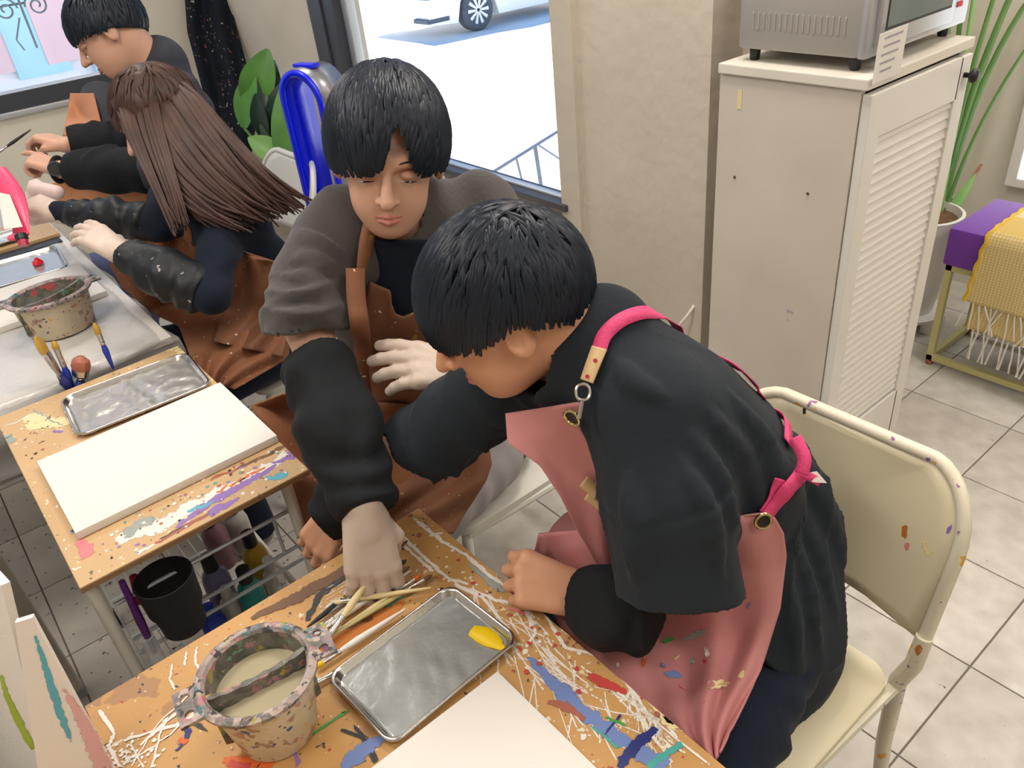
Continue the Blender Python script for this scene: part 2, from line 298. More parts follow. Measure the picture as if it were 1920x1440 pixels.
def nets(f, h, pad=0.012, crop=None):
    lo = np.array(f.bb[0])-pad; hi = np.array(f.bb[1])+pad
    if crop: lo = np.maximum(lo, crop[0]); hi = np.minimum(hi, crop[1])
    B = 8; n = np.ceil((hi-lo)/h/B).astype(int)*B
    nb = n//B; gx, gy, gz = np.meshgrid(*[np.arange(k) for k in nb], indexing='ij'); bl = np.stack([gx.ravel(), gy.ravel(), gz.ravel()], 1)
    ctr = lo+(bl*B+B/2)*h; fc = f(ctr); act = np.abs(fc) < h*B*0.5*1.7321*1.5+0.012
    V = np.where(fc > 0, 1.0, -1.0).astype(np.float32).reshape(nb); V = np.repeat(np.repeat(np.repeat(V, B, 0), B, 1), B, 2)
    off = np.stack([a.ravel() for a in np.meshgrid(*[np.arange(B)]*3, indexing='ij')], 1); ab = bl[act]
    for s in range(0, len(ab), 1200):
        idx = (ab[s:s+1200, None, :]*B+off[None]).reshape(-1, 3); V[idx[:, 0], idx[:, 1], idx[:, 2]] = f(lo+idx*h)
    V[0] = 1; V[-1] = 1; V[:, 0] = 1; V[:, -1] = 1; V[:, :, 0] = 1; V[:, :, -1] = 1
    S = V < 0; cnt = np.zeros(np.array(V.shape)-1, np.int8)
    for a in (0, 1):
        for b in (0, 1):
            for c in (0, 1): cnt += S[a:S.shape[0]-1+a, b:S.shape[1]-1+b, c:S.shape[2]-1+c]
    cell = np.argwhere((cnt > 0) & (cnt < 8)); vid = -np.ones(cnt.shape, np.int32); vid[tuple(cell.T)] = np.arange(len(cell))
    acc = np.zeros((len(cell), 3)); na = np.zeros(len(cell))
    for ax in range(3):
        for o1 in (0, 1):
            for o2 in (0, 1):
                o = [0, 0, 0]; oa = [k for k in range(3) if k != ax]; o[oa[0]] = o1; o[oa[1]] = o2
                c0 = cell+np.array(o); c1 = c0.copy(); c1[:, ax] += 1
                v0 = V[tuple(c0.T)]; v1 = V[tuple(c1.T)]; cr = (v0 < 0) != (v1 < 0); t = np.where(cr, v0/(v0-v1+1e-12), 0)
                pt = c0.astype(float); pt[:, ax] += t; acc += pt*cr[:, None]; na += cr
    verts = lo+acc/na[:, None]*h; F = []
    for ax in range(3):
        sl0 = [slice(None)]*3; sl1 = [slice(None)]*3; sl0[ax] = slice(0, -1); sl1[ax] = slice(1, None)
        a_, b_ = S[tuple(sl0)], S[tuple(sl1)]; e = np.argwhere(a_ != b_); o1, o2 = (ax+1) % 3, (ax+2) % 3
        e = e[(e[:, o1] > 0) & (e[:, o2] > 0) & (e[:, o1] < cnt.shape[o1]) & (e[:, o2] < cnt.shape[o2])]
        ins = S[tuple(e.T)]
        def cv(d1, d2):
            c = e.copy(); c[:, o1] -= d1; c[:, o2] -= d2; return vid[tuple(c.T)]
        q = np.stack([cv(1, 1), cv(0, 1), cv(0, 0), cv(1, 0)], 1); q[~ins] = q[~ins][:, ::-1]; F.append(q[(q >= 0).all(1)])
    return verts, np.vstack(F)
def fastobj(name, V, F, mat_, parent=None, smooth=True):
    base = worldloc(parent) if parent is not None else np.array([V[:, 0].mean(), V[:, 1].mean(), V[:, 2].min()])
    me = bpy.data.meshes.new(name); me.vertices.add(len(V)); me.vertices.foreach_set('co', (V-base).astype(np.float32).ravel())
    k = F.shape[1]; me.loops.add(F.size); me.loops.foreach_set('vertex_index', F.astype(np.int32).ravel())
    me.polygons.add(len(F)); me.polygons.foreach_set('loop_start', np.arange(0, F.size, k, dtype=np.int32)); me.polygons.foreach_set('loop_total', np.full(len(F), k, np.int32))
    me.update(calc_edges=True); me.polygons.foreach_set('use_smooth', [smooth]*len(F)); me.materials.append(mat_)
    o = bpy.data.objects.new(name, me); COL.objects.link(o)
    if parent is not None: o.parent = parent
    else: o.location = base
    return o
def sdfobj(name, f, mat_, parent, h=0.005, crop=None):
    V, F = nets(f, h, crop=crop); return fastobj(name, V, F, mat_, parent)
def march(f, uv, d0=0.6, d1=4.0, off=0.006):
    D = np.array([ray(u, v) for u, v in uv]); L = np.linalg.norm(D, axis=1); t = np.full(len(D), d0); best = np.full(len(D), 9.0); bt = t.copy()
    for _ in range(110):
        d = f(CAM+D*t[:, None])-off; m_ = d < best; best = np.where(m_, d, best); bt = np.where(m_, t, bt)
        t = np.minimum(t+np.clip(d*0.7, -0.02, 0.2)/L, d1)
    hit = best < 0.012
    return np.where(hit, bt, np.nan), D
def drape(name, left, right, f, mat_, parent, nu=36, nv=50, off=0.006, smooth=4, thick=0.003, wave=0.0, wfreq=7, d0=0.6, bias=0.0, maxd=4.0):
    def res(c, n):
        c = np.array(c, float); s = np.r_[0, np.cumsum(np.hypot(*np.diff(c, axis=0).T))]; t = np.linspace(0, s[-1], n)
        return np.stack([np.interp(t, s, c[:, 0]), np.interp(t, s, c[:, 1])], 1)
    Lc, Rc = res(left, nv), res(right, nv); u = np.linspace(0, 1, nu)[None, :, None]; G = Lc[:, None]*(1-u)+Rc[:, None]*u
    t, D = march(f, G.reshape(-1, 2), d0=d0, d1=maxd, off=off); t = t.reshape(nv, nu); bad = np.isnan(t)
    if bad.all(): print('DRAPE MISSED', name); t[:] = maxd*.8
    mean = np.nanmean(t)
    T = np.where(bad, mean, t)
    for _ in range(300 if bad.any() else 0):
        A = np.pad(T, 1, mode='edge'); T2 = (A[:-2, 1:-1]+A[2:, 1:-1]+A[1:-1, :-2]+A[1:-1, 2:])/4; T = np.where(bad, T2, T)
    T0 = T.copy()
    for _ in range(smooth):
        A = np.pad(T, 1, mode='edge'); T2 = (A[:-2, 1:-1]+A[2:, 1:-1]+A[1:-1, :-2]+A[1:-1, 2:])/4; T = np.minimum(T2, T0+0.002)
    if wave:
        uu = np.linspace(0, 1, nu)[None, :]; vv = np.linspace(0, 1, nv)[:, None]
        T = T-wave*(0.5+0.5*np.sin(wfreq*2*PI*(uu+0.16*np.sin(5*vv+2)+0.1*vv)+3*np.sin(2.1*vv)))*(0.4+0.6*np.sin(3*uu+4*vv)**2)
    T = T-bias
    pts = CAM+D.reshape(nv, nu, 3)*T[:, :, None]
    return sheet(name, pts, mat_, parent, thick)
# ================================================================ ROOM SHELL
TILE = 0.3295; XW = 1.70
fl = struct(MB().box((-1.9, -1.6, -0.03), (3.6, 2.1, -0.004)).box((-1.9, 2.1, -0.03), (XW+.08, 4.8, -0.004)).build('floor', mt['grout'], smooth=False))
_tb = MB().box((-TILE/2+0.002, -TILE/2+0.002, -0.006), (TILE/2-0.002, TILE/2-0.002, 0), 0.0015)
first = {}
for i in range(-11, 7):
    for j in range(-5, 14):
        x = 1.50+(i+0.5)*TILE; y = 0.338+(j+0.5)*TILE
        if x > 3.62 or y > 4.75 or y < -1.1: continue
        if y > 2.0 and x > XW+.1: continue
        dp = (np.array([x, y, 0])-CAM)@FWD
        if dp < .4: continue
        uu = 960+FPX*((np.array([x, y, 0])-CAM)@RIGHT)/dp; vv = 720-FPX*((np.array([x, y, 0])-CAM)@UP)/dp
        if not (-420 < uu < 2340 and -300 < vv < 2100): continue
        key = 'tile3' if x < .9 else 'tile2' if (i*7+j*3) % 3 == 0 else 'tile'
        if key not in first:
            o = obj('tile', np.vstack(_tb.V), _tb.F, mt[key]); first[key] = o.data; me = o.data; bpy.data.objects.remove(o); 
        o = bpy.data.objects.new('tile', first[key]); COL.objects.link(o); o.parent = fl; o.location = np.array([x, y, -0.006])-worldloc(fl)
XW = 1.70; YL = 4.62
def wallbox(name, boxes, m_): 
    b = MB()
    for lo, hi in boxes: b.box(lo, hi)
    return struct(b.build(name, m_, smooth=False))
# window wall (plane x = 1.70) with the big street window, pier beside the cabinet, then the recessed wall behind the bench
wallbox('wall_window', [((XW, 3.42, -0.6), (XW+0.22, YL+0.2, 2.8)), ((XW+0.05, 1.93, -0.6), (XW+0.11, 3.42, 0.712)), ((XW, 1.90, 2.35), (XW+0.22, 3.42, 2.8))], mt['wall'])
wallbox('wall_pier', [((XW+0.03, 1.345, -0.02), (XW+0.36, 1.90, 2.8)), ((XW+0.012, 1.84, -0.02), (XW+0.34, 1.93, 2.8))], mt['wall'])
wallbox('wall_pier_return', [((XW+0.16, 1.285, -0.02), (XW+0.34, 1.345, 2.8))], mt['wall'])
wallbox('wall_back', [((3.40, -1.6, -0.02), (3.6, 2.2, 2.8)), ((XW+0.34, 2.0, -0.02), (3.6, 2.2, 2.8))], mt['wallw'])
wallbox('wall_left', [((-1.9, YL, -0.02), (1.28, YL+0.2, 0.98)), ((1.28, YL, -0.02), (XW, YL+0.2, 2.8)), ((-1.9, YL, 2.4), (1.28, YL+0.2, 2.8))], mt['wallw'])
wallbox('wall_far_left', [((-2.0, -1.6, -0.02), (-1.9, YL+0.2, 2.8))], mt['wallw'])
wallbox('wall_rear', [((-2.0, -1.7, -0.02), (3.6, -1.6, 2.8))], mt['wallw'])
wallbox('ceiling', [((-2.0, -1.7, 2.8), (3.6, YL+0.2, 2.9))], mt['ceil'])
wallbox('sun_blocker', [((XW+0.1, 1.4, 2.6), (XW+0.8, YL+1.0, 2.66))], mt['dark'])     # unseen canopy, added to keep direct sun out of the shop window
# window 1: dark jamb frame, aluminium inner stile, glass
w1 = struct(MB().box((XW-0.02, 3.33, 0.70), (XW+0.12, 3.44, 2.4), 0.004).box((XW-0.005, 1.9, 2.3), (XW+0.12, 3.44, 2.38), 0.004).box((XW+0.0, 1.90, 0.712), (XW+0.10, 3.44, 0.734), 0.003).build('window_1', mt['dark'], smooth=False))
MB().box((XW-0.01, 3.235, 0.735), (XW+0.06, 3.325, 2.34), 0.004).build('window_stile', mt['dark'], w1)
MB().box((XW+0.03, 3.19, 0.75), (XW+0.07, 3.235, 2.34), 0.003).box((XW+0.04, 1.92, 0.734), (XW+0.07, 3.2, 0.742), 0.003).build('inner_trim', mt['alu'], w1)
glass = glassmat('window_glass', (1, 1, 1), 0.04)
MB().box((XW+0.075, 1.9, 0.734), (XW+0.08, 3.3, 2.34)).build('pane', glass, w1, smooth=False)
w2 = struct(MB().box((-1.9, YL-0.015, 0.95), (1.28, YL+0.08, 1.03), 0.004).box((1.20, YL-0.01, 1.0), (1.285, YL+0.08, 2.4), 0.004).build('window_2', mt['dark'], smooth=False))
MB().box((-1.9, YL-0.03, 0.925), (1.3, YL+0.02, 0.95), 0.003).build('window_sill', mt['alu'], w2)
MB().box((-1.9, YL+0.05, 1.0), (1.22, YL+0.055, 2.4)).build('pane', glass, w2, smooth=False)
q = P(1886, 345, x=3.38)
w3 = struct(MB().box((3.36, q[1]-0.62, q[2]), (3.40, q[1], q[2]+0.035), 0.004).box((3.36, q[1]-0.04, q[2]+0.03), (3.40, q[1], q[2]+0.9), 0.004).build('window_3', mt['pot'], smooth=False))
MB().box((3.385, q[1]-0.62, q[2]+0.035), (3.398, q[1]-0.04, q[2]+0.9)).build('pane', mat('lit_window', (0.9, 0.95, 1), 0.3, emit=((0.85, 0.93, 1.0), 1.6)), w3, smooth=False)

# ---------------------------------------------------------------- outside: street, car, rail, building
G0 = -0.585
struct(MB().box((XW+0.12, -10, G0-0.2), (60, 60, G0)).build('ground', mt['street'], smooth=False))
struct(MB().box((-30, YL+0.2, G0-0.2), (XW+0.22, 60, G0)).build('ground', mt['street'], smooth=False))
cc = np.array([8.96, 11.97, G0])
car = root('car', 'white car parked in the sunlit street beyond the big window', 'car', cc)
prof = [(-1.02, .30), (-1.06, .48), (-1.0, .66), (-.86, .80), (-.3, .93), (.25, 1.02), (.95, 1.45), (2.2, 1.5), (3.0, 1.35), (3.55, 1.0), (3.65, .6), (3.6, .28)]
def arch(cx, r=.40, n=10): return [(cx+r*math.cos(a), .33+r*math.sin(a)) for a in np.linspace(0.12, PI-0.12, n)]
low = [(3.05, .2)]+[(x_, z_) for x_, z_ in arch(2.62)]+[(2.2, .2), (.45, .2)]+arch(0.0)+[(-.45, .2), (-.95, .24)]
poly = [(x_, z_) for x_, z_ in prof]+low
b = MB(); b.prism([cc+np.array([x_, -0.05, z_]) for x_, z_ in poly], (0, 1.75, 0)); bo = b.build('body', mt['carw'], car, smooth=False)
MB().prism([cc+np.array([x_, -0.056, z_]) for x_, z_ in [(.42, 1.0), (1.02, 1.38), (2.1, 1.42), (2.9, 1.02)]], (0, 0.01, 0)).build('side_window', mt['tyre'], car, smooth=False)
MB().box(cc+np.array([-1.08, -0.06, .27]), cc+np.array([-0.62, 0.35, .34]), .01).build('lower_grille', mt['tyre'], car, smooth=False)
MB().box(cc+np.array([-1.02, -0.06, .62]), cc+np.array([-0.80, .3, .74]), .03).build('headlight', mt['rail'], car, smooth=False)
for wx in (0.0, 2.62):
    R90 = [[1, 0, 0], [0, 0, 1], [0, -1, 0]]
    def wheel(prof_, n=30):
        b = MB(); b.lathe(prof_, (0, 0, 0), n); V = np.vstack(b.V)@np.array([[1, 0, 0], [0, 0, 1], [0, 1, 0]]).T; return V, b.F
    V, F = wheel([(0.2, 0.0), (0.235, -.02), (0.30, -.025), (0.33, 0.02), (0.33, .18), (0.28, .2), (0.2, .2)])
    ty = obj('wheel', V+cc+np.array([wx, -.04, .33]), F, mt['tyre'], car)
    V, F = wheel([(0.0, .05), (0.19, .05), (0.215, 0.0), (0.235, -0.01), (0.235, .1)]); rimo = obj('rim', V+cc+np.array([wx, -.04, .33]), F, mt['rail'], ty)
    b = MB()
    for k in range(10):
        a = 2*PI*k/10; d = np.array([math.cos(a), 0, math.sin(a)]); e = np.array([-math.sin(a), 0, math.cos(a)]); o_ = cc+np.array([wx, -.055, .33])
        b.prism([o_+d*.03-e*.012, o_+d*.22-e*.028, o_+d*.22+e*.028, o_+d*.03+e*.012], (0, .03, 0))
    b.lathe([(0.0, 0), (.04, 0)], cc+np.array([wx, -.06, .33]), 12)
    b.build('spokes', mt['carw'], ty, smooth=False)
# metal rail outside
A, B_ = P(915, 328, z=-0.05), P(1120, 200, z=-0.05); rl = root('railing', 'thin grey metal railing outside, low in the big window', 'railing', (A+B_)/2*np.array([1, 1, 0])+np.array([0, 0, G0]))
MB().tube([A, B_], .014, 6).build('top_bar', mt['rail'], rl)
for t0, t1, r_ in ((.02, .12, .008), (.22, .30, .01), (.38, .42, .018), (.40, .85, .008), (.62, .95, .008), (1.0, .72, .008), (.80, .98, .008), (.99, .99, .018)):
    a = A+(B_-A)*t0; e = A+(B_-A)*t1; e = np.array([e[0], e[1], G0+0.02]); MB().tube([a, e], r_, 6).build('bar', mt['rail'], rl)
# building with pink and turquoise panels across the lane (seen through the left window)
def at_y(u, v, y): return P(u, v, y=y)
bl = root('shop_building', 'blurred pink, white and turquoise shop front outside the left window', 'building', (0, 9.0, G0))
MB().box((-6, 9.0, G0), (4.5, 9.4, 4.0)).build('wall', solid('shop_pale', (0.95, 0.92, 0.92)), bl, smooth=False)
tq, pk_, c_ = solid('shop_turq', (0.50, 0.80, 0.85)), solid('shop_pink', (0.95, 0.62, 0.62)), solid('shop_white', (0.95, 0.9, 0.9))
py_ = 8.93
for u0, u1, v0, v1, m_ in ((-60, 32, 30, 150, pk_), (36, 84, 0, 150, tq), (88, 180, -20, 120, pk_), (180, 230, -60, 140, tq), (-40, 30, -60, 15, tq), (-80, -20, 0, 40, c_)):
    a = at_y(u0, v1, 8.98); e = at_y(u1, v0, 8.98); py_ -= .013; MB().box((a[0], py_, min(a[2], e[2])), (e[0], 8.98, max(a[2], e[2]))).build('panel', m_, bl, smooth=False)
ir = root('iron_scroll', 'curled wrought iron ornament seen through the left window', 'ornament', PD(40, 40, 4.6)); b = MB(); c0 = PD(40, 14, 4.6)
E1 = np.array([1, 0, 0]); E3 = np.array([0, 0, 1])
for s_ in (-1, 1):
    pts = []
    for t in np.linspace(0, 1, 26):
        r_ = 0.065*(1-0.8*t); a = t*3.3*PI; pts.append(c0+E1*s_*(0.085-r_*math.cos(a))+E3*(r_*math.sin(a)))
    b.tube(pts, .006, 6)
b.tube([c0+E3*.12, c0-E3*.22], .007, 6); b.tube([c0-E3*.05-E1*.03, c0-E3*.16-E1*.09, c0-E3*.22-E1*.07], .005, 6); b.build('scroll', mt['rail'], ir)

# ---------------------------------------------------------------- generic builders
def tube_leg(b, x, y, z0, z1, r=0.012): b.tube([(x, y, z0), (x, y, z1)], r, 10)
def tray(name, label, corners, z, m_, rim=0.014, group=None, rad=.022, wrap=False):
    C4 = [P(u, v, z=z+rim) for u, v in corners]; c = sum(C4)/4; ex = nrm((C4[1]-C4[0])+(C4[2]-C4[3])); ey = np.cross([0, 0, 1], ex)
    w = (np.linalg.norm(C4[1]-C4[0])+np.linalg.norm(C4[2]-C4[3]))/2; h = (np.linalg.norm(C4[3]-C4[0])+np.linalg.norm(C4[2]-C4[1]))/2
    c = c.copy(); c[2] = z; t = root(name, label, 'tray', c, group); rings = []
    for ins, zz, rr in ((0.0, rim-0.004, rad), (-0.0005, rim, rad), (0.0025, rim+.0015, rad), (0.005, rim-.001, rad*.95), (0.0095, .004, rad*.85), (0.0125, .0015, rad*.8)):
        rings.append([c+ex*x+ey*y+np.array([0, 0, zz]) for x, y in rrect(0, 0, w-2*ins, h-2*ins, rr)])
    n = len(rings[0]); V = np.vstack(rings); F = [(i*n+k, i*n+(k+1) % n, (i+1)*n+(k+1) % n, (i+1)*n+k) for i in range(len(rings)-1) for k in range(n)]
    obj('tray_rim', V, F, mt['steel'], t)
    # pan floor: gently rippled film
    N1 = 46; g = np.zeros((N1, N1, 3)); rp = lambda x, y: 0.0012*math.sin(38*x+9*math.sin(21*y))*math.sin(27*y+5*math.sin(17*x))
    for j in range(N1):
        for i in range(N1):
            x = (i/(N1-1)-.5)*(w-.021); y = (j/(N1-1)-.5)*(h-.021); k_ = 1.3 if wrap else .45
            g[j, i] = c+ex*x+ey*y+np.array([0, 0, .0035+k_*rp(x, y)])
    sheet('pan', g, mt['traym2' if wrap else 'traym'], t, .001)
    return t, c, ex, ey, w, h
def canvas_board(label, lo, hi, z0, th, cat='canvas', group=None, rz=0):
    t = root('blank_canvas', label, cat, ((lo[0]+hi[0])/2, (lo[1]+hi[1])/2, z0), group)
    MB().box((lo[0], lo[1], z0), (hi[0], hi[1], z0+th), .003).build('canvas_panel', mt['canvas'], t)
    b = MB()   # folded corner flaps and backing rim
    b.box((lo[0]+.004, lo[1]+.004, z0-.001), (hi[0]-.004, hi[1]-.004, z0+.001)); b.build('backing', mt['canvas_side'], t, smooth=False)
    return t
def lay(pts_px, z, w_px, ht=.0006):
    """a flat dried stroke of paint on a horizontal board; 'core' is 0 on its rim and 1 along its middle"""
    b = MB(); P3 = [P(u, v, z=z) for u, v in pts_px]; ws = w_px if hasattr(w_px, '__len__') else [w_px]*len(P3); V = []; A = []; n = len(P3)
    for i, p in enumerate(P3):
        a = P3[max(i-1, 0)]; c = P3[min(i+1, n-1)]; t = nrm(c-a+1e-9); nn = np.array([-t[1], t[0], 0]); w = ws[i]*1.25*((p-CAM)@FWD)/FPX/2; e = .35 if i in (0, n-1) else 1.0
        for k, (o_, a_) in enumerate(((-1, 0), (-.45, .85), (.45, .85), (1, 0))): V.append(p+nn*w*o_+np.array([0, 0, ht])); A.append(a_*e)
    b.add(V, [(i*4+k, i*4+4+k, i*4+5+k, i*4+1+k) for i in range(n-1) for k in range(3)]); b.A = A; return b
class Paint:
    """collects dried strokes by colour, builds one raised paint layer per colour on its board"""
    def __init__(s, z, inside): s.z = z; s.d = {}; s.inside = inside
    def st(s, col, pts, w, jag=0.0):
        if jag:
            q = []; 
            for i in range(len(pts)-1):
                for t in np.linspace(0, 1, 7)[:-1]: q.append((pts[i][0]*(1-t)+pts[i+1][0]*t+random.uniform(-jag, jag), pts[i][1]*(1-t)+pts[i+1][1]*t+random.uniform(-jag, jag)))
            q.append(pts[-1]); n0 = len(pts); ws = np.interp(np.linspace(0, 1, len(q)), np.linspace(0, 1, n0), w if hasattr(w, '__len__') else [w]*n0); pts = q; w = [x*random.uniform(.7, 1.25) for x in ws]
        s.c = getattr(s, 'c', 0)+1; b = s.d.setdefault(col, MB()); o = lay(pts, s.z, w, ht=.0004+.000004*s.c); b.add(np.vstack(o.V), o.F); b.A += o.A
    def dot(s, col, u, v, r, sx=1.0, n=9):
        c = P(u, v, z=s.z); dep = (c-CAM)@FWD; R_ = r*dep/FPX; s.c = getattr(s, 'c', 0)+1; b = s.d.setdefault(col, MB()); h = .0004+.000004*s.c; b.A += [1.0]+[.25]*n
        ph = random.uniform(0, 6); V = [c+np.array([0, 0, h])]+[c+np.array([R_*sx*math.cos(2*PI*k/n)*random.uniform(.75, 1.2), R_*math.sin(2*PI*k/n)*random.uniform(.75, 1.2), h]) for k in range(n)]
        b.add(V, [(0, 1+k, 1+(k+1) % n) for k in range(n)])
    def build(s, parent):
        for col, b in s.d.items():
            V = np.vstack(b.V)
            if s.inside: V[:, 0] = np.clip(V[:, 0], s.inside[0], s.inside[1]); V[:, 1] = np.clip(V[:, 1], s.inside[2], s.inside[3])
            b.V = [V]; o = b.build('dried_paint', mt['d'+col[1:]], parent, smooth=False); o['kind'] = 'stuff'; at = o.data.attributes.new('core', 'FLOAT', 'POINT'); at.data.foreach_set('value', b.A)

# ================================================================ CABINET AND OVEN
CX0, CX1, CY0, CY1, CH = 1.668, 2.135, 0.89, 1.272, 1.25
cab = root('cabinet', 'tall white cabinet with slatted louvre door, standing behind the pink-aproned boy under the toaster oven', 'cabinet', ((CX0+CX1)/2, (CY0+CY1)/2, 0))
MB().box((CX0+.006, CY0+.012, 0.0), (CX0+.024, CY1, CH-.022), .001).box((CX1-.024, CY0+.012, 0), (CX1-.006, CY1, CH-.022), .001).box((CX0+.02, CY1-.012, 0), (CX1-.02, CY1, CH-.03)).box((CX0+.02, CY0+.02, .05), (CX1-.02, CY1-.01, .07)).build('carcass', mt['cabside'], cab, smooth=False)
MB().box((CX0-.004, CY0-.006, CH-.024), (CX1+.006, CY1, CH), .003).build('cabinet_top', mt['white'], cab, smooth=False)
b = MB(); b.box((CX0+.01, CY0-.012, .05), (CX0+.062, CY0+.010, CH-.035), .002); b.box((CX1-.058, CY0-.012, .05), (CX1-.004, CY0+.010, CH-.035), .002)
b.box((CX0+.06, CY0-.012, CH-.135), (CX1-.05, CY0+.010, CH-.035), .001); b.box((CX0+.06, CY0-.012, .05), (CX1-.05, CY0+.010, .26), .001); dr = b.build('door', mt['cabdoor'], cab, smooth=False)
sl_me = None; zs = np.arange(.27, CH-.14, .0243); RX = np.array([[1, 0, 0], [0, math.cos(.32), math.sin(.32)], [0, -math.sin(.32), math.cos(.32)]])
for z in zs:
    if sl_me is None:
        s0 = MB().box((-(CX1-CX0-.115)/2, -.0035, -.0128), ((CX1-CX0-.115)/2, .0035, .0128), .001, R=RX.tolist()); s_ = obj('slat', np.vstack(s0.V), s0.F, mt['cabdoor'], smooth=False); sl_me = s_.data; bpy.data.objects.remove(s_)
    o = bpy.data.objects.new('slat', sl_me); COL.objects.link(o); o.parent = dr; o.location = np.array([(CX0+CX1)/2+.002, CY0+.0, z])-worldloc(dr)
kz = P(1790, 152, y=CY0-.02); b = MB(); kp = [(0.006, 0), (.006, .012), (.016, .018), (.017, .026), (.010, .032), (0, .033)]
b.lathe(kp, (0, 0, 0), 16); V = np.vstack(b.V); V = np.stack([V[:, 0], -V[:, 2], V[:, 1]], 1)+np.array([CX1-.03, CY0-.012, kz[2]]); obj('knob', V, b.F, mt['black'], dr)
for h_ in [P(u, v, x=CX0) for u, v in ((1375, 333), (1512, 364))]: MB().tube([h_+np.array([.0035, 0, 0]), h_+np.array([.0065, 0, 0])], .0035, 10).build('screw_hole', mt['p_brown'], cab)
b = MB()
for (u, v, r_) in ((1477, 582, .004), (1484, 585, .003), (1476, 600, .002), (1340, 615, .0015)): h_ = P(u, v, x=CX0+.004); b.tube([h_, h_+np.array([.003, 0, 0])], r_, 7)
b.build('scuff', mt['ink'], cab)['kind'] = 'stuff'
# toaster oven
OX0, OX1, OY0, OY1, OZ = 1.70, 2.15, 0.925, 1.245, CH+.028
ov = root('toaster_oven', 'grey toaster oven with glass door standing on top of the white cabinet', 'oven', ((OX0+OX1)/2, (OY0+OY1)/2, CH))
MB().box((OX0, OY0+.01, OZ), (OX1, OY1, OZ+.26), .012).build('housing', mt['ovens'], ov, smooth=True)
MB().box((OX0+.001, OY0-.006, OZ), (OX1, OY0+.014, OZ+.26), .006).build('front_panel', mt['ovenf'], ov)
dd = MB().box((OX0+.025, OY0-.02, OZ+.018), (OX1-.10, OY0-.004, OZ+.235), .006).build('oven_door', mt['ovenf'], ov)
MB().box((OX0+.048, OY0-.0215, OZ+.058), (OX1-.125, OY0-.019, OZ+.22), .001).build('glass', mt['ovengl'], dd, smooth=False)
MB().box((OX0+.042, OY0-.0205, OZ+.052), (OX1-.119, OY0-.0185, OZ+.226), .001).build('gasket', mt['black'], dd, smooth=False)
kv = []
for kk in (.085, .15, .21):
    b = MB(); b.lathe([(.018, 0), (.018, .006), (.014, .016), (0, .017)], (0, 0, 0), 18); V = np.vstack(b.V); V = np.stack([V[:, 0], -V[:, 2], V[:, 1]], 1)+np.array([OX1-.05, OY0-.006, OZ+kk]); obj('dial', V, b.F, mt['black'], ov)
MB().box((OX1-.062, OY0-.0075, OZ+.042), (OX1-.036, OY0-.005, OZ+.054), .001).build('badge', mt['red'], ov, smooth=False)
b = MB(); 
for k in range(17):
    y = OY0+.045+k*.0145; b.box((OX0-.0018, y, OZ+.045), (OX0+.003, y+.0045, OZ+.083), .001)
b.build('vent', mt['ovens'], ov, smooth=False)
for fx, fy in ((OX0+.03, OY0+.03), (OX0+.03, OY1-.03), (OX1-.03, OY0+.03), (OX1-.03, OY1-.03)):
    MB().lathe([(.010, 0), (.012, .004), (.013, .029), (.0, .03)], (fx, fy, CH), 12).build('foot', mt['black'], ov)
cd = [PD(u, v, d) for u, v, d in ((1392, 108, 2.30), (1380, 90, 2.32), (1365, 55, 2.34), (1368, 15, 2.35), (1384, -10, 2.34))]
tag(MB().tube([p for p in cd], .006, 8).tube([p+np.array([.012, .0, -.01]) for p in cd[1:]], .004, 8).build('power_cord', mt['hose'], None), 'dark cord looping down behind the toaster oven', 'cord')
# price card standing against the top front edge
ca, cb = PD(1635, 88, 2.052), PD(1690, 73, 2.10); cu = np.array([0, .0, 1.0]); hcard = .105; zc = CH+.003
ca = P(1634, 160, y=CY0-.009); cb = P(1686, 137, y=CY0-.009); pc = root('notice_card', 'small white notice card with grey text on the front edge of the cabinet top', 'card', (ca+cb)/2)
tp = np.array([0, -.002, .10]); MB().prism([ca, cb, cb+tp, ca+tp], (0, -.0012, 0)).build('card_sheet', mt['paper'], pc, smooth=False)
b = MB()
for k, (f0, f1) in enumerate(((.2, .86), (.2, .8), (.16, .78), (.16, .7), (.2, .62))):
    z = .086-.0165*k; n_ = 7
    for i in range(n_):
        g0 = f0+(f1-f0)*i/n_; g1 = g0+(f1-f0)/n_*.8; a = ca+(cb-ca)*g0+tp*(z/.1); e = ca+(cb-ca)*g1+tp*(z/.1); up_ = tp*.045; b.prism([a, e, e+up_, a+up_], (0, -.0018, 0))
b.build('lettering', mt['ink'], pc, smooth=False)
cable = [P(1320, 545, x=1.80), P(1305, 568, x=1.74), P(1290, 590, x=1.71), P(1272, 612, x=1.69), P(1262, 640, x=1.69)]
tag(MB().tube(cable, .005, 8).build('wall_cable', mt['white'], None), 'white cable running down the pier beside the cabinet', 'cable')
h_ = P(1386, 185, x=CX0+.0045); MB().box((CX0+.0045, h_[1]-.007, h_[2]-.025), (CX0+.0065, h_[1]+.005, h_[2]+.02)).build('tape_mark', mt['p_cream'], cab, smooth=False)

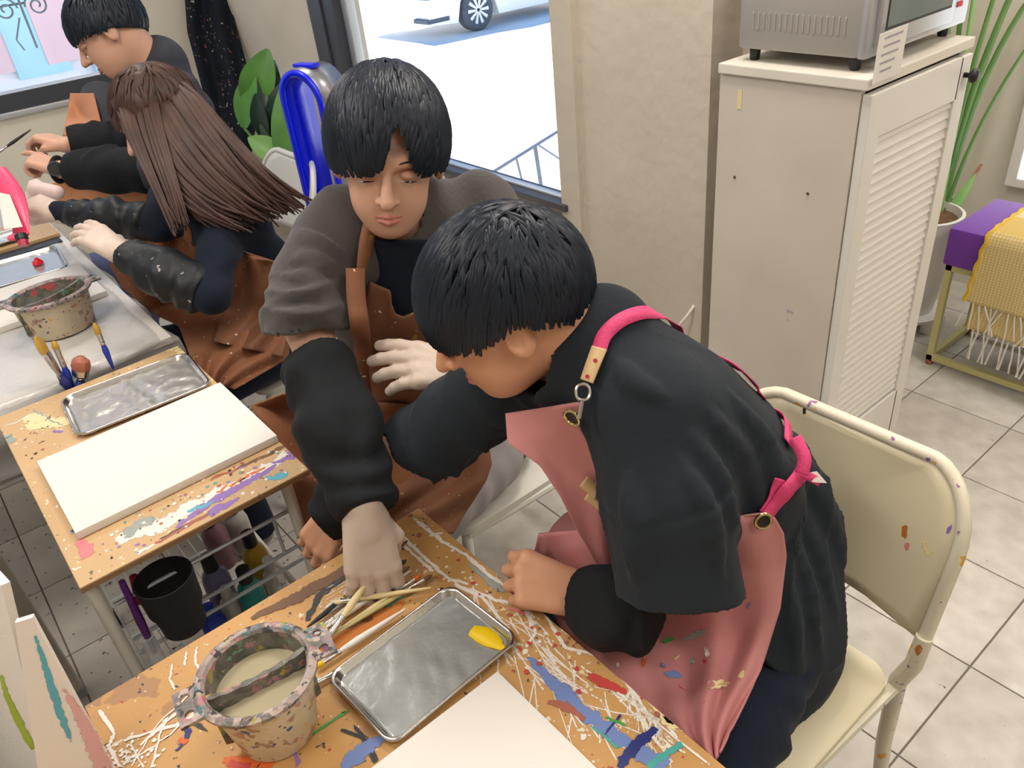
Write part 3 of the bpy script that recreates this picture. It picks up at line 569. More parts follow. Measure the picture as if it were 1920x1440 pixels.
# ================================================================ BENCH, THROW, PLANT POT
bx0, by1 = 2.69, 1.055
bn = root('bench', 'metal framed bench with purple cushion against the back wall, under the yellow throw', 'bench', (2.86, .4, 0)); bz = .405
b = MB(); s = .022
for x, y in ((bx0, by1-s), (bx0+.30, by1-s), (bx0, -.4), (bx0+.30, -.4)): b.box((x, y, .02), (x+s, y+s, bz), .001)
for z in (.02, bz-s):
    b.box((bx0, -.4, z), (bx0+s, by1, z+s), .001); b.box((bx0+.30, -.4, z), (bx0+.30+s, by1, z+s), .001); b.box((bx0, by1-s, z), (bx0+.32, by1, z+s), .001); b.box((bx0, -.4, z), (bx0+.32, -.4+s, z+s), .001)
b.build('bench_frame', mt['ymetal'], bn, smooth=False)
for x, y in ((bx0+.011, by1-.011), (bx0+.311, by1-.011)): MB().lathe([(.012, 0), (.014, .012), (.006, .02), (0, .021)], (x, y, 0), 10).build('foot', mt['p_rust'], bn)
MB().box((bx0-.012, -.42, bz), (bx0+.335, by1+.01, bz+.135), .012).build('cushion', mt['purple'], bn)
# throw draped over the bench: woven sheet that lies on top and hangs down the front
ty1, ty0 = .945, .1
def throw_sheet(x_off, ztop, hang, y0, y1, ny=90, nx=60):
    G = np.zeros((nx, ny, 3)); 
    for j in range(ny):
        y = y0+(y1-y0)*j/(ny-1); L1 = .30; 
        for i in range(nx):
            s_ = (L1+hang)*i/(nx-1)
            if s_ < L1: x = bx0+.29-s_; z = ztop
            else: x = bx0-.018-x_off-(s_-L1)*.10; z = ztop-(s_-L1)
            rr = .02; d = s_-L1
            if abs(d) < rr*1.5: a = (d/rr/1.5+1)/2*PI/2; x = bx0-.018-x_off+.03-.03*math.sin(a); z = ztop-.03+.03*math.cos(a)
            G[i, j] = (x-.008*math.sin(9*y+3)*max(0, d)*6, y+.012*math.sin(7*z), z)
    return G
G1 = throw_sheet(.004, bz+.15, .245, ty0, ty1); G2 = throw_sheet(-.004, bz+.142, .335, ty0+.0, ty1-.03)
th = root('throw_blanket', 'yellow and cream woven throw with white fringe hanging over the purple bench', 'blanket', (bx0, .5, .2))
weave = bpy.data.materials.new('woven_throw'); weave.use_nodes = True; nt = weave.node_tree; bs = nt.nodes['Principled BSDF']; bs.inputs['Roughness'].default_value = .95
ck = nt.nodes.new('ShaderNodeTexChecker'); ck.inputs['Scale'].default_value = 130; ck.inputs['Color1'].default_value = (.66, .47, .14, 1); ck.inputs['Color2'].default_value = (.72, .62, .38, 1)
tcn = nt.nodes.new('ShaderNodeTexCoord'); mp = nt.nodes.new('ShaderNodeMapping'); mp.inputs['Rotation'].default_value = (.785, 0, 0); mp.inputs['Scale'].default_value = (.05, 1, 1.2); nt.links.new(tcn.outputs['Object'], mp.inputs[0]); nt.links.new(mp.outputs[0], ck.inputs[0]); nt.links.new(ck.outputs[0], bs.inputs['Base Color'])
bp = nt.nodes.new('ShaderNodeBump'); bp.inputs['Strength'].default_value = .6; bp.inputs['Distance'].default_value = .004; nt.links.new(ck.outputs[1], bp.inputs['Height']); nt.links.new(bp.outputs[0], bs.inputs['Normal'])
sheet('outer_layer', G1, weave, th, .006); sheet('inner_layer', G2, weave, th, .005)
b = MB(); b.tube([G1[i, -1]+np.array([0, .003*math.sin(i), 0]) for i in range(0, 60)], .008, 6); b.tube([G2[i, -1] for i in range(30, 60)], .006, 6); b.build('selvedge', mt['throwe'], th)
for G_, ln, nn in ((G1, .10, 46), (G2, .115, 40)):
    b = MB()
    for k in range(nn):
        j = int((len(G_[0])-1)*(k+.5)/nn); a = G_[-1, j]; sw = random.uniform(-.02, .02); w_ = .006
        pts = [a+np.array([-.002*t+random.uniform(-.003, .003), sw*t+(.03*t*(1 if (G_ is G1) else 0))*math.sin(k), -ln*t]) for t in np.linspace(0, 1, 6)]
        b.tube(pts, .0032, 5)
    o = b.build('fringe', mt['fringe'], th); o['kind'] = 'stuff'
# coiled hose under the bench
hp = []
for t in np.linspace(0, 1, 70):
    a = -1.9+t*2*PI*1.6; hp.append((bx0+.17+.10*math.cos(a)*.9, .66+.27*math.sin(a+.4), .075+.10*t+.05*math.sin(a*1.1)))
tag(MB().tube(hp, .026, 14).build('vacuum_hose', mt['hose'], None), 'thick grey hose coiled under the purple bench', 'hose')
# plant in tall white pot behind the cabinet
pc0 = np.array([2.93, 1.27, 0]); pt = root('potted_palm', 'tall green stalked plant in white pot between cabinet and bench', 'plant', pc0)
MB().lathe([(.085, .07), (.10, .075), (.128, .28), (.140, .455), (.143, .47), (.131, .472), (.128, .44), (.0, .43)], pc0, 40).build('pot', mt['pot'], pt)
MB().lathe([(.125, .05), (.135, .055), (.142, .072), (.13, .076), (.0, .074)], pc0, 36).box(pc0+[-.15, -.05, 0], pc0+[-.10, .05, .055], .004).box(pc0+[.08, -.05, 0], pc0+[.13, .05, .055], .004).box(pc0+[-.04, -.14, 0], pc0+[.06, -.09, .055], .004).build('saucer', mt['pot'], pt)
MB().lathe([(.0, .455), (.08, .45), (.124, .445)], pc0, 24).build('soil', mt['soil'], pt)
stk = [((1750, 440), (1800, 200), (1905, -30), .013, 'stem'), ((1755, 440), (1815, 160), (1935, -10), .011, 'stem'), ((1745, 440), (1790, 230), (1868, -20), .010, 'stem'), ((1752, 430), (1790, 140), (1808, -30), .010, 'stem'), ((1748, 430), (1770, 200), (1780, -20), .013, 'stem'), ((1760, 440), (1812, 240), (1960, 40), .007, 'stem'), ((1756, 436), (1780, 300), (1830, -30), .009, 'stemb')]
for k, (a, m_, e, r_, mm) in enumerate(stk):
    d0, d1 = 3.16-.015*k, 2.98; pts = []
    for t in np.linspace(0, 1, 12):
        u = (1-t)**2*a[0]+2*t*(1-t)*m_[0]+t*t*e[0]; v = (1-t)**2*a[1]+2*t*(1-t)*m_[1]+t*t*e[1]; pts.append(PD(u, v, d0+(d1-d0)*t-.25*t))
    MB().tube(pts, [r_*1.2*(1-.35*t) for t in np.linspace(0, 1, 12)], 9).build('stalk', mt[mm], pt)
for a, e, r_ in (((1745, 430), (1845, 308), .012), ((1750, 428), (1790, 372), .013), ((1740, 425), (1782, 330), .008)):
    MB().tube([PD(a[0]+(e[0]-a[0])*t+5*math.sin(4*t), a[1]+(e[1]-a[1])*t, 3.12-.04*t) for t in np.linspace(0, 1, 8)], [r_*(1-.4*t) for t in np.linspace(0, 1, 8)], 7, flat=.5).build('dry_husk', mt['husk'], pt)
def leaf(b, base, tip, w, nrmv, bend=.1, n=12):
    base, tip = np.array(base), np.array(tip); ax = tip-base; L = np.linalg.norm(ax); ax = ax/L; nr = nrm(np.array(nrmv)-ax*(np.array(nrmv)@ax)); sd = np.cross(ax, nr); V = []; F = []
    for i in range(n+1):
        t = i/n; ww = w*math.sin(PI*min(1, t*.93+.05))**.75*(1-.15*t); c = base+ax*L*t+nr*bend*L*math.sin(PI*t)
        for s_ in (-1, -.5, 0, .5, 1): V.append(c+sd*ww*s_+nr*(abs(s_)*ww*.28))
    for i in range(n):
        for k in range(4): F.append((i*5+k, i*5+k+1, (i+1)*5+k+1, (i+1)*5+k))
    b.add(V, F); return b
b = MB(); leaf(b, PD(1752, 436, 3.10), PD(1829, 326, 3.02), .022, -FWD, .03); b.build('leaf', mt['stemb'], pt)
# leafy plant by the window corner
p0 = P(560, 400, x=1.42); p0 = PD(548, 330, 3.45); lp = root('leafy_plant', 'broad-leaved green plant standing between the hanging aprons and the blue fan', 'plant', (p0[0], p0[1], 0))
MB().lathe([(.10, 0), (.13, .25), (.14, .3), (.12, .3), (0, .28)], (p0[0], p0[1], 0), 24).build('pot', mt['pot'], lp)
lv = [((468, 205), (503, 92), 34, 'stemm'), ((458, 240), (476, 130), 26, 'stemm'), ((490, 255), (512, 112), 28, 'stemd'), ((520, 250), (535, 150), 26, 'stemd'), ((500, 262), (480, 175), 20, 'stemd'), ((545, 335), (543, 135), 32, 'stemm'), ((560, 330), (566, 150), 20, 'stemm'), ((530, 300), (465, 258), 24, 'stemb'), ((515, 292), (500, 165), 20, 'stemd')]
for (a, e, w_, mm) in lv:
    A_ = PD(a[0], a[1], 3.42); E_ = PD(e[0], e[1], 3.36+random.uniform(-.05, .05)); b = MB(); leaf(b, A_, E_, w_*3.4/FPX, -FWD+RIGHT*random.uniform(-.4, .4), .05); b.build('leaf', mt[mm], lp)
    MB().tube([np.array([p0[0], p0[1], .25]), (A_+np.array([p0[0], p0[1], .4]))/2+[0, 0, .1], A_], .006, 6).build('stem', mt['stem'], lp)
# blue bladeless fan
fb = PD(625, 350, 3.05); fan = root('bladeless_fan', 'glossy blue loop-shaped bladeless tower fan by the window', 'fan', (fb[0]+.02, fb[1], 0)); fax = nrm([RIGHT[0], RIGHT[1], 0]); fz = np.array([0, 0, 1.0]); fn = np.cross(fax, fz)
if fn@(-FWD) < 0: fn = -fn
fn = nrm(fn*math.cos(.62)-fax*math.sin(.62)); fax = nrm(np.cross(fz, fn)); fax = fax if fax@RIGHT > 0 else -fax
topz = PD(585, 98, 3.05)[2]; cx_ = np.array([fb[0], fb[1], 0])
def loop(w, z0, z1, n=14, off=0):
    out = [cx_+fax*(-w)+fz*z0]; 
    for a in np.linspace(PI, 0, n): out.append(cx_+fax*w*math.cos(a)+fz*(z1-w+w*math.sin(a)))
    out.append(cx_+fax*w+fz*z0); return out
def band(pts_o, pts_i, d0, d1):
    V = []; F = []; n = len(pts_o)
    for po, pi in zip(pts_o, pts_i): V += [po+fn*d0, po-fn*d1, pi-fn*d1, pi+fn*d0]
    for i in range(n-1):
        for k in range(4): F.append((i*4+k, i*4+(k+1) % 4, (i+1)*4+(k+1) % 4, (i+1)*4+k))
    return V, F
zb = .55
V, F = band(loop(.110, zb, topz+.003), loop(.098, zb, topz-.010), .050, .075); obj('loop_shell', V, F, mt['fangrey'], fan)
V, F = band(loop(.110, zb, topz), loop(.088, zb, topz-.025), .062, -.048); obj('loop_rim', V, F, mt['blue'], fan)
V, F = band(loop(.098, zb, topz-.010), loop(.086, zb, topz-.026), .05, .072); obj('loop_lining', mt['blue'] and V, F, mt['blue'], fan)
MB().box((-.05, -.02, 0), (.05, .02, .012), .003, R=np.stack([fax, fn, fz], 1).tolist(), c=cx_+fz*(topz+.004)).build('top_clip', mt['blue'], fan)
MB().lathe([(.11, 0), (.11, .02), (.075, .06), (.07, zb), (.06, zb+.01), (0, zb+.012)], cx_, 28).build('base', mt['blue'], fan)
# black aprons hanging in the corner, stained drop cloth beside them
def hang(name, label, cat, L_, R_, d, m_, folds, amp, nu=50, nv=40):
    L_, R_ = np.array(L_, float), np.array(R_, float); G = np.zeros((nv, nu, 3)); f_ = lambda c, t: np.array([np.interp(t, np.linspace(0, 1, len(c)), c[:, 0]), np.interp(t, np.linspace(0, 1, len(c)), c[:, 1])])
    for j in range(nv):
        t = j/(nv-1); a, e = f_(L_, t), f_(R_, t)
        for i in range(nu):
            u = i/(nu-1); q_ = a*(1-u)+e*u; G[j, i] = PD(q_[0], q_[1], d-amp*(.5+.5*math.sin(folds*2*PI*u+1.2*math.sin(3*t)))*(.35+.65*math.sin(PI*min(1, t+.15))))
    r_ = root(name, label, cat, G[nv//2, nu//2]); sheet('cloth', G, m_, r_, .006); return r_
hang('hanging_apron', 'black paint-speckled apron hanging in the corner, nearer the brown-haired woman', 'apron', [(343, -60), (352, 60), (378, 160), (400, 260), (418, 330)], [(432, -60), (440, 40), (470, 150), (480, 230), (470, 300)], 4.05, mat('black_cloth_speckled', (.010, .013, .020), .9, spec=.15, bump=.6, bscale=14, splats=[(36, .66, (.12, .07, .06)), (50, .68, (.4, .38, .36)), (24, .70, (.3, .08, .08))]), 1.7, .07)
hang('hanging_apron', 'black folded apron hanging in the corner, partly behind the speckled one', 'apron', [(420, -60), (430, 20), (452, 90), (470, 150)], [(468, -60), (478, 30), (492, 100), (490, 160)], 4.2, mt['navy'], 1.5, .06)
hang('hanging_cloth', 'beige brown-stained drop cloth hanging beside the black aprons', 'cloth', [(462, -60), (478, 60), (500, 130), (520, 210)], [(590, -60), (598, 60), (604, 140), (606, 240)], 4.22, mat('stained_cloth', (.62, .50, .36), .9, col2=(.50, .38, .25), nscale=5, bump=.3, bscale=8, stretch=(1, 1, .25), splats=[(5, .56, (.42, .27, .15), (1, 1, .3))]), 2.2, .05)
a = PD(478, -20, 3.95); e = PD(495, 60, 3.95); tag(MB().tube([a, a+(e-a)*.75, a+(e-a)*.95, e], [.022, .020, .030, .030], 12).build('paint_roller_handle', mt['p_cream'], None), 'cream wooden handle hanging over the stained drop cloth', 'handle')
# white ledge tray under the window
lt = root('window_ledge_tray', 'shallow white tray on the ledge under the big window', 'tray', (XW-.06, 2.05, .66)); ll = [PD(u, v, d) for u, v, d in ((935, 372, 2.55), (965, 358, 2.58), (1066, 405, 2.36), (1064, 432, 2.30))]
MB().box((XW-.16, 1.94, .662), (XW+.0, 2.6, .672), .003).box((XW-.165, 1.94, .662), (XW-.155, 2.6, .705), .003).box((XW-.165, 1.932, .662), (XW+.0, 1.94, .705), .003).box((XW-.165, 2.6, .662), (XW+.0, 2.61, .705), .003).build('tray_body', mt['white'], lt)
MB().box((XW-.12, 1.99, .672), (XW-.05, 2.06, .690), .004).build('sponge', mt['p_orange'], lt)
# ================================================================ TABLES
TZ = 0.72
def board(name, label, cat, x0, x1, y0, y1, m_, z=TZ, th=.013):
    t = root(name, label, cat, ((x0+x1)/2, (y0+y1)/2, 0)); tp_ = MB().box((x0, y0, z-th), (x1, y1, z), .0015).build('table_top', m_, t, smooth=False); return t, tp_
t1, top1 = board('work_table', 'paint-splattered wooden work table with the yellow-paint tray, beside the pink-aproned boy', 'table', -.094, .505, -.25, 1.022, mt['wood'])
b = MB(); b.box((-.0945, -.25, TZ-.0135), (.5055, 1.0225, TZ-.003)); b.build('edge_band', mt['edge'], t1, smooth=False)
MB().box((-.06, -.2, TZ-.05), (-.035, .97, TZ-.014)).box((.445, -.2, TZ-.05), (.47, .97, TZ-.014)).box((-.05, .945, TZ-.05), (.46, .97, TZ-.014)).build('under_frame', mt['white'], t1, smooth=False)
for x, y in ((-.045, .955), (.455, .955), (-.045, -.18), (.455, -.18)):
    MB().tube([(x, y, 0), (x, y, TZ-.02)], .013, 10).build('leg', mt['white'], t1)
t2, top2 = board('painting_table', 'paint-marked wooden board table with the film-wrapped tray and a blank canvas', 'table', -.033, .413, 1.283, 2.03, mt['wood2'])
MB().box((-.0335, 1.2825, TZ-.0135), (.4135, 2.0305, TZ-.003)).build('edge_band', mt['edge'], t2, smooth=False)
# trolley carrying the second board
b = MB(); LX = (-.018, .372); LY = (1.325, 2.0)
for z in (TZ-.03, .235):
    for y in LY: b.tube([(LX[0], y, z), (LX[1], y, z)], .009, 8)
    for x in LX: b.tube([(x, LY[0], z), (x, LY[1], z)], .009, 8)
b.build('frame', mt['white'], t2)
for x in LX:
    for y in LY:
        l_ = MB().tube([(x, y, .045), (x, y, TZ-.015)], .0125, 10).build('leg', mt['white'], t2)
        MB().tube([(x-.014, y, .028), (x+.014, y, .028)], .028, 14).tube([(x, y, .03), (x, y, .06)], .009, 8).build('caster', mt['black'], l_)
b = MB(); BZ0, BZ1 = .24, .50
for z in (BZ1, BZ1-.04): b.tube([(.0, 1.345, z), (.372, 1.345, z)], .0045, 6)
b.tube([(.12, 1.56, BZ1+.08), (.372, 1.56, BZ1+.08)], .004, 6); b.tube([(.0, 1.345, BZ1+.1), (.372, 1.345, BZ1+.1)], .0045, 6); b.tube([(.33, 1.345, BZ1+.1), (.33, 1.345, BZ1)], .004, 6)
for k in range(14): x = .0+.372*k/13; b.tube([(x, 1.33, BZ0), (x, 1.97, BZ0)], .0015, 4)
for k in range(5): y = 1.33+.16*k; b.tube([(0, y, BZ0), (.372, y, BZ0)], .003, 4)
o = b.build('wire_shelf', mt['alu'], t2); o['kind'] = 'stuff'
# third, film covered white table by the woman
t3, top3 = board('white_table', 'long white table under clear plastic film, where the brown-haired woman works', 'table', -.75, .42, 2.10, 4.0, mt['lam'], th=.02)
MB().box((-.74, 2.115, .50), (.40, 2.135, .70)).build('front_panel', mat('grey_panel', (.42, .40, .37), .6), t3, smooth=False)
for x, y in ((-.7, 2.15), (.37, 2.15), (-.7, 3.9), (.37, 3.9)): MB().box((x-.018, y-.018, 0), (x+.018, y+.018, .70), .002).build('leg', mt['white'], t3, smooth=False)
fg = np.zeros((70, 60, 3))
for j in range(70):
    for i in range(60):
        x = -.76+1.20*i/59; s_ = 2.45*j/69; L1 = 1.95
        if s_ < L1: fg[j, i] = (x, 4.04-s_, TZ+.003+.0015*math.sin(40*x+20*s_))
        else: d = s_-L1; fg[j, i] = (x+.01*math.sin(30*d), 2.09-.02*math.sin(9*x+12*d)-.03*d, TZ+.003-d*.40)
        if i > 56: fg[j, i][2] -= .012*(i-56)**1.5; fg[j, i][0] = .425+.004*(i-56)+.008*math.sin(20*s_)
tag(sheet('table_film', fg, mt['film'], None, .0008), 'clear plastic film covering the white table and hanging over its front', 'film')
o = bpy.data.objects['table_film']
a = np.array([.35, 2.06, .55]); cr = MB()
# other table at the lower left
sp = root('side_table', 'white side table at lower left with dark underside, only a leg and rail in view', 'table', (-.30, 1.85, 0))
fp = P(138, 1296, z=0); MB().box((fp[0]-.05, fp[1]-.04, .03), (fp[0]+.025, fp[1]+.0, .70), .002).build('leg', mt['cabside'], sp, smooth=False)
MB().box((fp[0]-.052, fp[1]-.042, 0), (fp[0]+.028, fp[1]+.002, .032), .003).build('foot', mt['ink'], sp, smooth=False)
MB().box((fp[0]-.9, fp[1]-.62, .08), (fp[0]-.06, fp[1]-.04, .66), .002).build('back_panel', mt['black'], sp, smooth=False)
MB().box((fp[0]-.9, fp[1]-.66, .70), (fp[0]+.025, fp[1]+.005, .72), .002).build('table_top', mt['cabside'], sp, smooth=False)
t4, top4 = board('low_board', 'second wooden board at the lower left corner beneath the standing painted canvases', 'board', -.75, -.105, -.25, .955, mt['wood'], z=TZ-.004)
for x, y in ((-.13, .92), (-.7, .92), (-.13, -.2), (-.7, -.2)): MB().tube([(x, y, 0), (x, y, TZ-.016)], .013, 10).build('leg', mt['white'], t4)

# ---------------------------------------------------------------- dried paint on the near board
pa = Paint(TZ, (-.0935, .5045, -.24, 1.0215)); W_ = 'p_white'
for seg, w in (([(730, 985), (790, 1040), (840, 1085), (878, 1095)], 7), ([(775, 970), (830, 1015), (880, 1045), (925, 1085), (968, 1115), (1000, 1160)], 8), ([(757, 1024), (790, 1052), (812, 1072)], 6), ([(806, 1004), (830, 1000)], 5)): pa.st(W_, seg, w, 1.2)
for k in range(95):   # fan of thrown white threads along the right edge
    u0 = random.uniform(870, 1230); v0 = 1095+(u0-870)*.80+random.uniform(-35, 70); an = random.choice([random.gauss(.72, .25), random.gauss(-.3, .5), random.gauss(1.4, .3)]); L_ = random.uniform(50, 190)
    u1 = u0+L_*math.cos(an); v1 = v0+L_*math.sin(an); lim = lambda u, v: v > 865*0+960+.865*(u-795)+4
    if lim(u0, v0) and lim(u1, v1) and v1 < 1440: pa.st(W_, [(u0, v0), ((u0+u1)/2+random.uniform(-5, 5), (v0+v1)/2+random.uniform(-5, 5)), (u1, v1)], random.uniform(1.6, 3.6))
for k in range(70):
    u0 = random.uniform(830, 1300); v0 = 1000+(u0-830)*.86+random.uniform(5, 110); 
    if v0 > 960+.865*(u0-795)+6: pa.dot(random.choice([W_, W_, W_, 'p_cream', 'p_red']), u0, v0, random.uniform(2, 6))
for seg in ([(880, 1105), (930, 1125), (985, 1140)], [(850, 1095), (905, 1120), (960, 1190)], [(985, 1140), (1005, 1190), (985, 1215)], [(1010, 1130), (1060, 1215), (1120, 1230)], [(1050, 1180), (1180, 1260), (1280, 1400)], [(1180, 1290), (1205, 1355), (1260, 1430)], [(1090, 1250), (1200, 1330), (1330, 1435)], [(1120, 1215), (1190, 1300), (1215, 1345)]): pa.st(W_, seg, random.uniform(4, 8), 1.5)
for k in range(40): a_ = random.uniform(0, 1); pa.st(W_, [(1170+70*a_, 1290+75*a_), (1180+80*a_+random.uniform(-40, 50), 1330+60*a_+random.uniform(-30, 60))], random.uniform(2, 5))
for u, v, r_ in ((985, 1222, 7), (1022, 1255, 6), (1087, 1226, 6), (1092, 1382, 8), (783, 1003, 5), (990, 1150, 5)): pa.dot(W_, u, v, r_)
for seg, w, c_ in (([(990, 1232), (1040, 1285), (1100, 1340), (1160, 1385), (1250, 1440)], [10, 26, 30, 26, 44], 'p_blue'), ([(1027, 1316), (1060, 1325), (1098, 1350)], [10, 20, 8], 'p_rust'), ([(1230, 1365), (1190, 1400), (1160, 1440)], [16, 22, 18], 'p_navy'), ([(1165, 1340), (1130, 1385)], [6, 4], 'p_navy'), ([(1100, 1265), (1150, 1290), (1175, 1300)], [14, 22, 6], 'p_red'), ([(1135, 1345), (1175, 1362)], [4, 6], 'p_green'), ([(1280, 1395), (1240, 1420), (1215, 1440)], [10, 14, 10], 'p_teal'), ([(1105, 1358), (1160, 1405)], [5, 8], 'p_teal'), ([(560, 1395), (650, 1335), (640, 1338)], [5, 4, 3], 'p_green'), ([(560, 1392), (610, 1362), (655, 1332)], [4, 4, 4], 'p_green'),
    ([(765, 1100), (740, 1118), (712, 1128), (700, 1150)], [12, 20, 16, 8], 'p_grey'), ([(755, 1115), (720, 1140)], [10, 18], 'p_teal'), ([(760, 1130), (700, 1165), (640, 1200), (600, 1220)], [8, 38, 50, 34], 'p_rustorange'), ([(700, 1160), (640, 1175)], [12, 16], 'p_brown'), ([(600, 1245), (580, 1262)], [12, 24], 'p_blue'), ([(665, 1360), (690, 1400), (705, 1430)], [6, 12, 10], 'p_black'), ([(640, 1440), (700, 1395), (740, 1372)], [34, 26, 6], 'p_blue'), ([(640, 1370), (690, 1386)], [6, 8], 'p_black'), ([(620, 1240), (605, 1200)], [4, 6], 'p_purple'),
    ([(420, 1425), (450, 1432), (490, 1425), (510, 1438)], [10, 28, 24, 18], 'p_orange'), ([(430, 1432), (470, 1438)], [10, 14], 'p_red'), ([(330, 1408), (345, 1395), (355, 1372), (340, 1362)], [4, 8, 12, 4], 'p_navy'), ([(322, 1360), (358, 1352), (390, 1372)], [6, 14, 3], 'p_black'), ([(335, 1385), (352, 1392)], [8, 10], 'p_orange'), ([(540, 1380), (560, 1430), (556, 1440)], [4, 8, 6], 'p_purple'),
    ([(470, 1160), (560, 1120), (640, 1075), (700, 1050)], [10, 30, 36, 12], 'p_brown'), ([(575, 1165), (600, 1115), (660, 1075), (720, 1048)], [10, 14, 12, 6], 'p_black'), ([(690, 1062), (740, 1035), (765, 1015)], [6, 10, 5], 'p_brown'), ([(880, 1060), (930, 1100), (945, 1112)], [6, 16, 4], 'p_grey'), ([(870, 1135), (935, 1175)], [4, 4], 'p_blue'), ([(955, 1140), (985, 1152)], [5, 7], 'p_pink'), ([(1225, 1325), (1270, 1360), (1240, 1350)], [6, 20, 16], 'p_cream'), ([(1040, 1280), (1075, 1300)], [4, 6], 'p_blue')): pa.st(c_, seg, w, 1.2)
for i in range(9):    # scratched crosshatch beside the brushes
    t = i/8; pa.st(W_, [(588+70*t, 1160-45*t), (640+70*t, 1112-42*t)], 1.6); pa.st(W_, [(600+12*t, 1155-60*t+10), (670+10*t, 1128-62*t)], 1.6)
for seg in ([(186, 1330), (215, 1378), (205, 1400), (225, 1438)], [(245, 1440), (290, 1365), (370, 1290)], [(250, 1425), (310, 1385), (370, 1330)], [(262, 1400), (340, 1330), (375, 1322)], [(325, 1245), (318, 1275), (330, 1295)], [(350, 1225), (347, 1250)], [(370, 1212), (366, 1240), (372, 1255)], [(245, 1395), (270, 1440)], [(230, 1390), (330, 1360), (380, 1335)], [(285, 1440), (300, 1380), (315, 1345)], [(205, 1400), (190, 1420), (235, 1440)]): pa.st(W_, seg, random.uniform(3, 6.5), 1.5)
for k in range(60): pa.dot(W_, random.gauss(240, 30), random.gauss(1415, 16), random.uniform(1.5, 5))
for k in range(70): pa.dot(random.choice(['p_brown', 'p_black', W_, 'p_red', 'p_rust']), random.uniform(640, 960), random.uniform(985, 1150), random.uniform(1.2, 3))
for u, v in ((770, 968), (786, 1004), (1232, 1340), (955, 1155)): pa.dot('p_rust', u, v, 6)
for k in range(26): pa.dot(random.choice(['p_red', 'p_rust']), 1020+random.gauss(0, 70), 1200+random.gauss(0, 60), random.uniform(2, 6))
pa.build(t1)
# dried paint on the second board
pb = Paint(TZ, (-.0325, .4125, 1.284, 2.029))
for seg, w, c_ in (([(215, 1015), (300, 985), (400, 930), (480, 890), (545, 850)], [30, 40, 30, 28, 20], W_), ([(230, 1000), (290, 970)], [30, 26], 'p_grey'), ([(290, 1020), (350, 985), (420, 945)], [6, 10, 6], 'p_rust'), ([(330, 990), (380, 950), (470, 900), (520, 870)], [10, 20, 16, 10], 'p_purple'), ([(390, 965), (450, 935)], [22, 14], 'p_purple'), ([(350, 960), (400, 940)], [10, 8], 'p_cyan'), ([(500, 900), (540, 890)], [14, 24], 'p_cyan'), ([(405, 925), (450, 900), (500, 875)], [6, 9, 5], 'p_orange'), ([(395, 900), (470, 868)], [8, 6], 'p_rust'), ([(510, 870), (560, 850)], [8, 20], 'p_purple'), ([(300, 1010), (345, 985)], [3, 3], 'p_black'), ([(440, 905), (460, 898)], [4, 6], 'p_black'), ([(135, 1000), (145, 990)], [12, 8], 'p_blue'), ([(150, 1010), (165, 1045)], [20, 26], 'p_pink'), ([(270, 940), (320, 920)], [30, 26], W_), ([(520, 800), (550, 832)], [10, 18], W_), ([(535, 835), (553, 826)], [8, 10], 'p_cyan'),
    ([(50, 780), (80, 795), (130, 790)], [26, 44, 30], 'p_cream'), ([(330, 655), (380, 670), (350, 650)], [16, 26, 20], 'p_cream'), ([(170, 700), (260, 665), (345, 645)], [14, 18, 24], 'p_cream'), ([(62, 768), (90, 785), (118, 797)], [4, 3, 3], 'p_grey'), ([(5, 800), (60, 780)], [3, 3], W_), ([(100, 810), (118, 808)], [5, 6], 'p_purple'), ([(74, 830), (84, 826)], [4, 2], 'p_black'), ([(10, 820), (25, 830)], [20, 14], 'p_grey'), ([(255, 1040), (290, 1020)], [10, 4], W_), ([(440, 880), (540, 835)], [5, 12], 'p_brown')): pb.st(c_, seg, w, 2.5)
for k in range(110): t = random.random(); pb.dot(random.choice([W_, W_, 'p_purple', 'p_black', 'p_rust', 'p_cream', 'p_teal']), 190+370*t+random.gauss(0, 12), 1030-190*t+random.gauss(0, 22), random.uniform(1.5, 5))
for k in range(26): pb.dot(random.choice([W_, 'p_black', 'p_rust']), random.uniform(30, 150), random.uniform(770, 860), random.uniform(1.2, 3.5))
pb.build(t2)

# ================================================================ TABLE THINGS
tr1, c1, ex1, ey1, w1_, h1_ = tray('paint_tray', 'steel tray with one blob of yellow paint on the near table', [(850, 1093), (972, 1198), (738, 1397), (604, 1268)], TZ, mt['steel'])
# squeezed yellow paint
b = MB(); pts = [P(u, v, z=TZ+.006) for u, v in ((885, 1182), (905, 1190), (922, 1200), (934, 1208), (940, 1214), (946, 1212))]; b.tube(pts, [.010, .0155, .0145, .0095, .0055, .004], 14, flat=.42); b.lathe([(.013, 0), (.0125, .004), (.007, .0075), (0, .0085)], P(908, 1190, z=TZ+.004), 18, sx=1.25, sy=.95, rz=-.9)
b.build('yellow_paint', mt['p_yellow'], tr1)
tray('paint_tray', 'empty steel tray wrapped in crinkled clear film on the second board', [(352, 657), (392, 718), (150, 820), (107, 748)], TZ, mt['steel'], wrap=True, rad=.03)
ct, c3, ex3, ey3, _, _ = tray('paint_tray', 'steel tray with red paint on the white table below the gloved hands', [(100, 455), (124, 492), (-150, 590), (-150, 535)], TZ+.01, mt['steel'], rad=.03)
rp = P(72, 495, z=TZ+.018); MB().lathe([(.014, 0), (.013, .006), (.007, .016), (.003, .022), (0, .024)], rp, 14, sx=1.4, rz=.5).tube([rp, rp+[-.012, .028, .003]], [.006, .003], 8).build('red_paint', solid('red_paint', (.75, .01, .03), .3), ct)
cv1 = P(933, 1258, z=TZ+.018); cvx0 = cv1[0]-.32; canvas_board('blank white canvas lying on the near table in front of the yellow-paint tray', (cv1[0]-.318, cv1[1]-.41), (cv1[0], cv1[1]), TZ+.001, .018)
ca_ = P(432, 733, z=TZ+.02); cb_ = P(160, 1022, z=TZ+.004)
